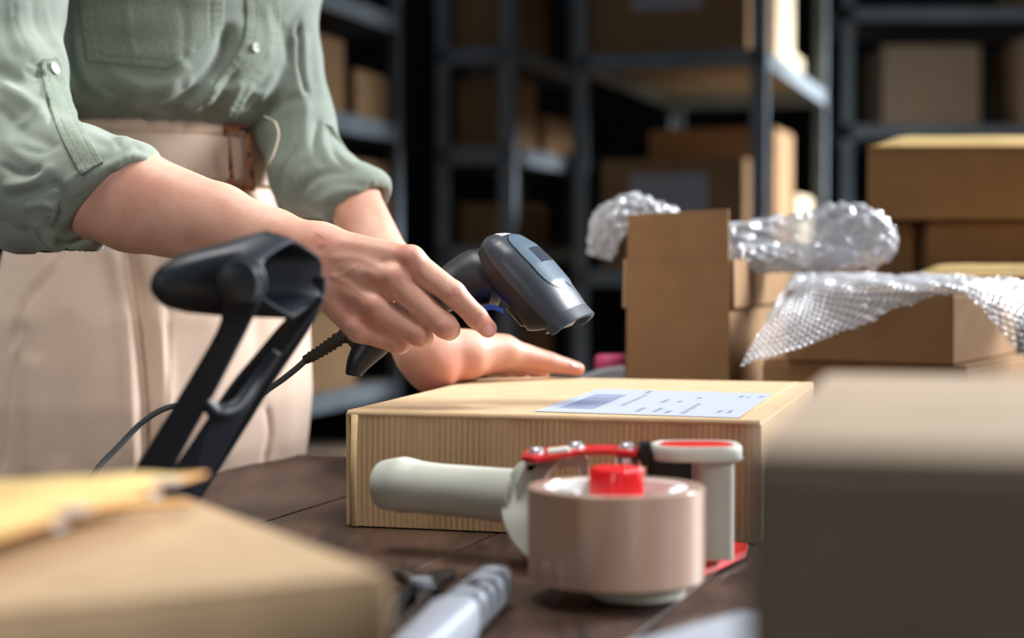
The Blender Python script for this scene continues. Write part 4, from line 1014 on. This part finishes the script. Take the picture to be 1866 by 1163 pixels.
rs = np.random.RandomState(7); nz = np.zeros(len(vs_))
for k in range(14):
    d_ = rs.normal(size=3); d_ /= np.linalg.norm(d_); fq = rs.uniform(.5, 2.2); nz += np.sin(vs_ @ d_ * fq + rs.uniform(0, 6.28)) * .045 / (fq ** .6)
vs_ = vs_ + ns_ * nz[:, None]
shirt = obj('shirt', (vs_, fs_), M['shirt'], person, smooth=True)
ts = bvh_of(vs_, fs_)
def surf_patch(tree, fn, nu, nv, lift, thick, Yd, disp=None):
    """thin cloth piece lying on a surface; fn(u,v) gives its place in the photograph"""
    top = []; bot = []
    for j in range(nv + 1):
        for i in range(nu + 1):
            u, v = i / nu, j / nv; x, y = fn(u, v); p, n = hit(tree, x, y, Yd)
            top.append((p, n))
    pts = np.array([q[0] for q in top]).reshape(nv + 1, nu + 1, 3); nn_ = np.array([q[1] for q in top]).reshape(nv + 1, nu + 1, 3)
    for _ in range(3):
        nn_[1:-1, 1:-1] = (nn_[1:-1, 1:-1] * 2 + nn_[:-2, 1:-1] + nn_[2:, 1:-1] + nn_[1:-1, :-2] + nn_[1:-1, 2:]) / 6
    nn_ /= np.linalg.norm(nn_, axis=2, keepdims=True)
    D = np.zeros((nv + 1, nu + 1))
    if disp:
        for j in range(nv + 1):
            for i in range(nu + 1): D[j, i] = disp(i / nu, j / nv)
    A = pts + nn_ * (lift + D)[..., None]; B = pts + nn_ * (lift - thick)
    N1 = (nu + 1) * (nv + 1); fs = []
    for j in range(nv):
        for i in range(nu):
            q = j * (nu + 1) + i; fs += [(q, q + 1, q + nu + 2, q + nu + 1), (N1 + q, N1 + q + nu + 1, N1 + q + nu + 2, N1 + q + 1)]
    rim = list(range(nu + 1)) + [(j + 1) * (nu + 1) - 1 for j in range(1, nv + 1)] + [nv * (nu + 1) + i for i in range(nu - 1, -1, -1)] + [j * (nu + 1) for j in range(nv - 1, 0, -1)]
    for k in range(len(rim)):
        a_, b_ = rim[k], rim[(k + 1) % len(rim)]; fs.append((b_, a_, N1 + a_, N1 + b_))
    return MB().add(list(A.reshape(-1, 3)) + list(B.reshape(-1, 3)), fs)
def strip_fn(line, width):
    c = np.array([(q[0], q[1]) for q in spline([v3(x, y, 0) for x, y in line], 10)]); m = len(c)
    def fn(u, v):
        t = v * (m - 1); x = np.interp(t, range(m), c[:, 0]); y = np.interp(t, range(m), c[:, 1])
        i = min(int(t), m - 2); d = c[i + 1] - c[i]; d = d / (np.hypot(*d) + 1e-9); w_ = width(v) if callable(width) else width
        return x + d[1] * w_ * (u - .5) * -1, y - d[0] * w_ * (u - .5) * -1
    return fn
def pk(u, v):                       # pucker pattern along stitched seams
    e = min(abs(u - .1), abs(u - .9)); return .03 * math.sin(v * 70 + math.sin(v * 23) * 2) * math.exp(-(e / .2) ** 2) - (.05 if .24 < u < .28 or .72 < u < .76 else 0)
tabl = [(90, 106), (97, 150), (112, 200), (135, 250), (168, 308)]
obj('sleeve_tab', surf_patch(ts, strip_fn(tabl, lambda v: 34 * math.sqrt(min(1, v * 12 + .25)) + 12 * v), 20, 60, .2, .22, 140, pk), M['shirt_seam'], shirt, smooth=True)
plk = [(478, -8), (478, 50), (468, 95), (440, 140), (415, 175), (398, 205)]
obj('button_placket', surf_patch(ts, strip_fn(plk, 62), 24, 60, .12, .2, 160, pk), M['shirt_seam'], shirt, smooth=True)
def pocket(u, v):
    xl = 140 + 20 * v; xr = 408 - 2 * v; x = xl * (1 - u) + xr * u
    yb = 112 + (126 - 112) * (u / .58) if u < .58 else 126 + (60 - 126) * ((u - .58) / .42)
    return x, -12 + (yb + 12) * v
def pockd(u, v):
    e = min(u, 1 - u, (1 - v)); d_ = -.05 if .085 < e < .105 else 0
    return d_ + (.03 * math.sin((u * 60 if 1 - v < min(u, 1 - u) else v * 40) + math.sin(u * 17)) * math.exp(-(e / .08) ** 2)) + .05 * math.sin(u * 9 + v * 2)
obj('breast_pocket', surf_patch(ts, pocket, 90, 50, .13, .2, 158, pockd), M['shirt_seam'], shirt, smooth=True)
pts_ = [hit(ts, *pocket(u, 1 - .12), 158) for u in np.linspace(.06, .94, 60)]
def buttonat(px, py, r, Yd, extra):
    p, n = hit(ts, px, py, Yd); c = p + n * extra
    b_ = obj('button', MB().lathe(c, n, [(r * .9, 0), (r, .05), (r, .14), (r * .82, .2), (r * .74, .15), (.05, .14)], 32), M['pearl'], shirt, auto=40, label='pearl white button')
    x = unit(np.cross(n, UP)); y = np.cross(n, x)
    obj('button_holes', MB().lathe(c + n * .15 + x * r * .2, n, [(r * .13, 0), (r * .13, .02)], 8).lathe(c + n * .15 - x * r * .2, n, [(r * .13, 0), (r * .13, .02)], 8), M['thread'], shirt)
buttonat(95, 127, .52, 142, .26); buttonat(463, 87, .46, 158, .16)
# strap that hangs off the far cuff
sp = spline([P(600, 228, 166.5), P(622, 268, 166), P(650, 300, 165), P(672, 325, 164)], 8)
obj('cuff_strap', MB().loft([[q + v3(-.3, 0, .12), q + v3(.3, .1, -.1), q + v3(.3, 1.5, -.1), q + v3(-.3, 1.4, .12)] for q in sp]), M['shirt_seam'], shirt, auto=50)

# ------------------------------------------------------------------ trousers and belt
def f_pants(p):
    d = ell(p, [(-14, 17.0, 10.6, 0), (-3.5, 17.0, 10.8, 0), (1.5, 17.2, 12.3, 0), (6, 17.4, 12.9, .1), (14, 16.9, 12.9, .1), (20, 15.4, 11.9, 0), (25.5, 13.0, 9.9, 0), (28, 12.8, 9.6, 0), (30.2, 12.8, 9.6, 0), (31.5, 13.7, 10.4, .1), (32.4, 13.4, 10.1, .1)])
    for s_ in (-1, 1):
        h_ = HC + FL * s_ * 8.6; d = smin(d, cap(p, h_ + UP * -12, h_ + UP * -64, 8.6, 7.4), 3)
    return d
vp, fp = surface_nets(f_pants, (-60, 150, -73), (-12, 196, 34), .42)
vp = relax(vp, fp, 2, .4); np_ = normals(vp, fp)
vp = fold(vp, np_, [
    ([(225, 425), (245, 520), (262, 640), (272, 760), (272, 880)], 11, -1.0), ([(205, 440), (225, 560), (235, 700), (240, 880)], 16, .55), ([(262, 440), (285, 560), (300, 700), (300, 880)], 14, .35),
    ([(308, 460), (306, 600), (303, 700), (298, 880)], 4, -.22), ([(150, 430), (90, 500), (45, 560), (20, 640)], 7, -.4), ([(100, 470), (60, 520), (40, 600)], 14, .3), ([(30, 640), (15, 740), (5, 860)], 6, -.35),
    ([(60, 640), (55, 760), (60, 880)], 20, .35), ([(120, 560), (110, 700), (105, 860)], 26, -.3), ([(380, 400), (400, 560), (400, 860)], 40, .3), ([(486, 740), (492, 790), (480, 850)], 5, -.3),
    ([(455, 470), (470, 600), (470, 760)], 16, -.25), ([(520, 560), (530, 680), (520, 830)], 18, .25),
    ([(330, 235), (340, 222), (352, 208)], 6, -.3), ([(262, 236), (270, 224), (276, 212)], 6, -.25), ([(480, 236), (474, 222), (476, 208)], 6, -.3), ([(380, 330), (410, 336), (440, 350)], 5, .25), ([(340, 318), (390, 330), (420, 345)], 6, -.3), ([(400, 345), (440, 352), (505, 350)], 4, -.22)])
pants = obj('trousers', (vp, fp), M['pants'], person, smooth=True)
tp_ = bvh_of(vp, fp)
BA, BB, bz0, bz1 = 13.25, 10.1, 26.6, 31.0
rings = []
for k in range(96):
    t = 2 * math.pi * k / 96; c = HC + FL * BA * math.cos(t) + FW * BB * math.sin(t); n = unit(FL * math.cos(t) / BA + FW * math.sin(t) / BB)
    rings.append([c + n * o + UP * z for o, z in ((0, bz0), (.22, bz0), (.3, bz0 + .15), (.3, bz1 - .15), (.22, bz1), (0, bz1))])
rings.append(rings[0])
belt = obj('belt', MB().loft(rings, False), M['pants'], person, auto=50)
def bp(t, z, o=.3):
    c = HC + FL * BA * math.cos(t) + FW * BB * math.sin(t); n = unit(FL * math.cos(t) / BA + FW * math.sin(t) / BB); return c + n * o + UP * z
def belt_t(px):
    best = min(np.linspace(-.6, 3.6, 800), key=lambda t: abs(proj(bp(t, 29))[0] - px) + (0 if bp(t, 29)[1] < 172 else 1000)); return best
tb = belt_t(428)
# second belt layer: the loose tongue left of the buckle
tg = [tb + .12, belt_t(205)]
rings = []
for t in np.linspace(tb - .16, tg[1], 40):
    s_ = (t - tb) / (tg[1] - tb)
    rings.append([bp(t, z, o) for o, z in ((.32, 27.0 - .3 * s_), (.62, 27.0 - .3 * s_), (.62, 30.9), (.32, 30.9))])
obj('belt_tongue', MB().loft(rings), M['pants'], belt, auto=40)
b0 = bp(tb, 29, .75); nB = unit(unit(FL * math.cos(tb) / BA + FW * math.sin(tb) / BB) + v3(0, -.75, 0)); xB = unit(np.cross(UP, nB))
def bk(x, z, o=0): return b0 + xB * x + UP * z + nB * o + xB * (-z * .09)
fo_ = [(-1.3, 3.05), (1.3, 3.05), (1.3, -3.15), (-1.3, -3.15)]; fi_ = [(-.78, 2.5), (.85, 2.5), (.85, -2.6), (-.78, -2.6)]
bu_ = MB(); 
vsb = [bk(x, z, 0) for x, z in fo_] + [bk(x, z, 0) for x, z in fi_] + [bk(x, z, .32) for x, z in fo_] + [bk(x, z, .32) for x, z in fi_]
fsb = []
for k in range(4):
    j = (k + 1) % 4; fsb += [(k, j, 4 + j, 4 + k), (8 + k, 12 + k, 12 + j, 8 + j), (k, 8 + k, 8 + j, j), (4 + k, 4 + j, 12 + j, 12 + k)]
obj('buckle', bu_.add(vsb, fsb), M['tortoise'], belt, bevel=.1, label='brown tortoiseshell buckle')
lp = spline([P(482, 212, 161), P(500, 222, 160.8), P(507, 245, 161), P(500, 275, 161.5), P(489, 300, 162.2)], 6)
obj('belt_loop', MB().loft([[q + v3(-.07, -.25, 0), q + v3(.07, -.25, .03), q + v3(.07, .25, .03), q + v3(-.07, .25, 0)] for q in lp]), M['pants'], belt, auto=40)
for s_ in (-1, 1):
    c = HC + FL * s_ * 8.6 + UP * -TABLE_H
    rings = []
    for t in np.linspace(0, 1, 14):
        y = -6 + 24 * t; w_ = 3.6 * math.sin(math.pi * min(.93, .12 + .86 * t)) ** .4; h_ = 8 if t < .35 else 8 - 5 * (t - .35) / .65
        rings.append([c + FW * y + FL * (w_ * math.cos(a_)) + UP * (max(0, h_ / 2 + h_ / 2 * math.sin(a_))) for a_ in np.linspace(0, 2 * math.pi, 16, endpoint=False)])
    obj('shoe', MB().loft(rings), M['shoe'], person, smooth=True)
hh = HC + FW * 9 + UP * 82
def f_hair(p):
    q = p - hh; s = np.stack([q @ FL / 8.3, q @ FW / 9.4, q[:, 2] / 11], 1); e = (np.linalg.norm(s, axis=1) - 1) * 8
    e = smax(e, -(cap(p, hh + FW * 9 + UP * -9, hh + FW * 9.5 + UP * 1, 6.5, 6.2)), 1.0)
    return smin(e, cap(p, hh - FW * 8 + UP * -2, hh - FW * 10 + UP * -10, 2.8, 1.6), 1.5)
vh, fh = surface_nets(f_hair, (-50, 148, 66), (-10, 190, 97), .7)
obj('hair', (vh, fh), mat('dark brown hair', lin(52, 36, 28), .5, var=.3, vscale=80, stretch=(1, 1, .2)), person, smooth=True)

# ------------------------------------------------------------------ barcode scanner held in the hand
sc_r = root('barcode_scanner', P(800, 560, 132.5), 'black and slate handheld barcode scanner gripped in the near hand above the parcel', 'scanner')
S0 = P(857, 440, 131.8); S1 = P(1003, 598, 129.6)
Aax = unit(S1 - S0); HL = np.linalg.norm(S1 - S0)
Wax = v3(2.4, 5.6, 1.0); Wax = unit(Wax - Aax * np.dot(Wax, Aax)); Nax = np.cross(Aax, Wax)
if Nax[2] < 0: Nax = -Nax
HW = 3.0
tprof = np.array([0, .03, .08, .16, .3, .5, .7, .85, .95, 1.0]); hwp = [.5, 1.35, 2.0, 2.5, 2.85, 3.0, 3.0, 2.95, 2.85, 2.8]; hp_ = [.15, .75, 1.2, 1.65, 2.0, 2.1, 2.0, 1.8, 1.65, 1.6]
def dome(t, a_, lift=0.0):
    """point on the top shell: t along the head, a_ from the near seam (0) over the top to the far seam (pi)"""
    hw = np.interp(t, tprof, hwp) + lift; h_ = np.interp(t, tprof, hp_) + lift
    c = S0 + Aax * (HL * t) + Wax * HW
    ct, s_ = math.cos(a_), math.sin(a_)
    return c - Wax * (hw * math.copysign(abs(ct) ** .8, ct)) + Nax * (h_ * abs(s_) ** .75 * (1 if s_ >= 0 else -1))
ang = list(np.linspace(0, math.pi, 33)); rings = []
tt_ = np.concatenate([np.linspace(0, .2, 12), np.linspace(.22, 1.0, 24)])
for t in tt_: rings.append([dome(t, a_) for a_ in ang] + [dome(t, 0) * (1 - f_) + dome(t, math.pi) * f_ for f_ in (.9, .7, .5, .3, .1)])
obj('top_shell', MB().loft(rings), M['plastic_slate'], sc_r, auto=50)
# nose hood with a notch over the scan window
def nose(t, a_, ins): 
    hw = 2.8 - ins; h_ = 1.6 - ins; c = S0 + Aax * (HL * t) + Wax * HW; ct, s_ = math.cos(a_), math.sin(a_)
    return c - Wax * (hw * math.copysign(abs(ct) ** .8, ct)) + Nax * (h_ * abs(s_) ** .75)
nr_ = []
for a_ in np.linspace(0, math.pi, 33):
    ext = 1.055 + .02 * math.sin(a_)
    nr_.append([nose(.97, a_, -.03), nose(ext, a_, -.02), nose(ext + .01, a_, .12), nose(ext, a_, .3), nose(.97, a_, .3)])
obj('nose_hood', MB().loft(nr_, True), M['plastic_slate'], sc_r, auto=50)
for s_, e_ in ((0, .0), (math.pi, 0)):
    q = nose(.96, s_, .0); ins = Wax * (.32 if s_ == 0 else -.32)
    obj('nose_cheek', MB().prism([q + Nax * .1, q + Aax * .95 + Nax * .1, q + Aax * .75 - Nax * .45, q - Nax * .5], ins), M['plastic_slate'], sc_r, bevel=.08)
cN = S0 + Aax * (HL * .975) + Wax * HW
obj('scan_window', MB().prism([cN - Wax * 2.4 - Nax * .9, cN + Wax * 2.4 - Nax * .9, cN + Wax * 2.2 + Nax * .7, cN + Wax * 1 + Nax * 1.15, cN - Wax * 1 + Nax * 1.15, cN - Wax * 2.2 + Nax * .7], Aax * .15), M['screen'], sc_r)
# lower housing with raised seam lip
hb = [(.02, .3), (.06, .9), (.12, 1.4), (.25, 1.8), (.45, 1.8), (.6, 1.7), (.75, 1.85), (.86, 2.0), (.93, 1.2), (.985, .35)]
rings = []
for t in np.linspace(.02, .985, 30):
    d_ = np.interp(t, [q[0] for q in hb], [q[1] for q in hb]); hw = np.interp(t, tprof, hwp) * .975; c = S0 + Aax * (HL * t) + Wax * HW; ring = []
    for k in range(28):
        a_ = math.pi + math.pi * k / 27; ct, s_ = math.cos(a_), math.sin(a_)
        ring.append(c - Wax * (hw * math.copysign(abs(ct) ** .35, ct)) + Nax * (-d_ * abs(s_) ** .45 + .02))
    rings.append(ring)
obj('housing', MB().loft(rings), M['plastic_side'], sc_r, auto=50)
# slate panel with a dark indicator window, on the crown of the shell
def patch_on_dome(fn, nu, nv, lift, th, name, m_):
    t_ = []; b_ = []
    for j in range(nv + 1):
        for i in range(nu + 1):
            t, a_ = fn(i / nu, j / nv); t_.append(dome(t, a_, lift)); b_.append(dome(t, a_, lift - th))
    N1 = len(t_); fs = []
    for j in range(nv):
        for i in range(nu):
            q = j * (nu + 1) + i; fs += [(q, q + 1, q + nu + 2, q + nu + 1), (N1 + q, N1 + q + nu + 1, N1 + q + nu + 2, N1 + q + 1)]
    rim = list(range(nu + 1)) + [(j + 1) * (nu + 1) - 1 for j in range(1, nv + 1)] + [nv * (nu + 1) + i for i in range(nu - 1, -1, -1)] + [j * (nu + 1) for j in range(nv - 1, 0, -1)]
    for k in range(len(rim)):
        x_, y_ = rim[k], rim[(k + 1) % len(rim)]; fs.append((y_, x_, N1 + x_, N1 + y_))
    return obj(name, MB().add(t_ + b_, fs), m_, sc_r, auto=50)
def pan(u, v):
    t = .13 + .66 * v; w_ = math.sqrt(max(0.03, 1 - abs(2 * v - 1) ** 4)); mid = math.pi / 2 + .08; hf = .66 * w_
    if v > .78: t += -.07 * math.cos((u - .5) * math.pi) * 0 + .05 * math.sin(u * math.pi) * (v - .78) / .22 * -1
    return t, mid + (u - .5) * 2 * hf
def pan_rim(u, v): 
    t, a_ = pan(u, v); return .46 + (t - .46) * 1.03, math.pi / 2 + .08 + (a_ - math.pi / 2 - .08) * 1.06
patch_on_dome(pan_rim, 20, 40, .02, .1, 'panel_groove', M['plastic_side'])
patch_on_dome(pan, 24, 40, .05, .1, 'top_panel', M['panel'])
patch_on_dome(lambda u, v: (.34 + .17 * v, math.pi / 2 - .12 + u * .6), 10, 12, .075, .06, 'indicator_window', M['screen'])
patch_on_dome(lambda u, v: (.045 + .07 * v, 1.15 + u * (.25 + .3 * v)), 8, 8, .04, .06, 'status_light_lens', M['label_far'])
# neck and handle
hpth = spline([P(916, 512, 134.4), P(890, 508, 134.3), P(864, 509, 134.1), P(838, 518, 133.8), P(800, 538, 133.3), P(745, 575, 133.0), P(702, 604, 133.0), P(674, 632, 132.8), P(656, 656, 132.5), P(647, 674, 132.4), P(645, 684, 132.4)], 6)
hrd = np.interp(np.linspace(0, 10, len(hpth)), range(11), [1.9, 2.35, 2.3, 1.9, 1.5, 1.42, 1.36, 1.25, .98, .74, .62])
obj('handle', MB().tube(hpth, list(hrd), 36, up=(0, 1, 0)), M['plastic_black'], sc_r, smooth=True)
obj('trigger', MB().loft([[q + v3(0, -.9, .22), q + v3(.1, -.9, -.14), q + v3(.1, 1.4, -.14), q + v3(0, 1.4, .22)] for q in spline([P(860, 562, 131.8), P(880, 563, 131.6), P(897, 561, 131.4), P(916, 568, 131.2)], 6)]), M['blue'], sc_r, auto=50)
wq = S0 + Aax * (HL * .6) + Wax * (HW - 2.55) - Nax * 1.72
obj('warning_strip', MB().prism([wq - Wax * .05, wq + Aax * 1.75 - Nax * .08 - Wax * .05, wq + Aax * 1.8 - Nax * .06 + Wax * 1.2 - Nax * .3, wq + Wax * 1.2 - Nax * .3], -Nax * .05), M['sticker_tan'], sc_r)
# strain relief and cable
rl = spline([P(655, 632, 132.8), P(632, 612, 132.8), P(606, 626, 132.9), P(588, 638, 133.0), P(568, 650, 133.2), P(556, 656, 133.4)], 10)
rr_ = [(.56 - .2 * i / len(rl)) * (1 + (.14 if (i % 4) < 2 and 6 < i < 44 else -.05)) for i in range(len(rl))]
obj('strain_relief', MB().tube(rl, rr_, 16), M['relief'], sc_r, auto=30)
cbp = spline([P(560, 654, 133.3), P(535, 676, 134), P(500, 702, 135), P(440, 738, 137), P(370, 742, 139), P(310, 742, 140), P(262, 768, 140), P(215, 815, 139), P(175, 858, 138), P(120, 940, 136), flatz(G(60, 1000, .25), .25), flatz(G(20, 1005, .25), .25)], 10)
obj('cable', MB().tube(cbp, .24, 12), M['cable'], sc_r, smooth=True)
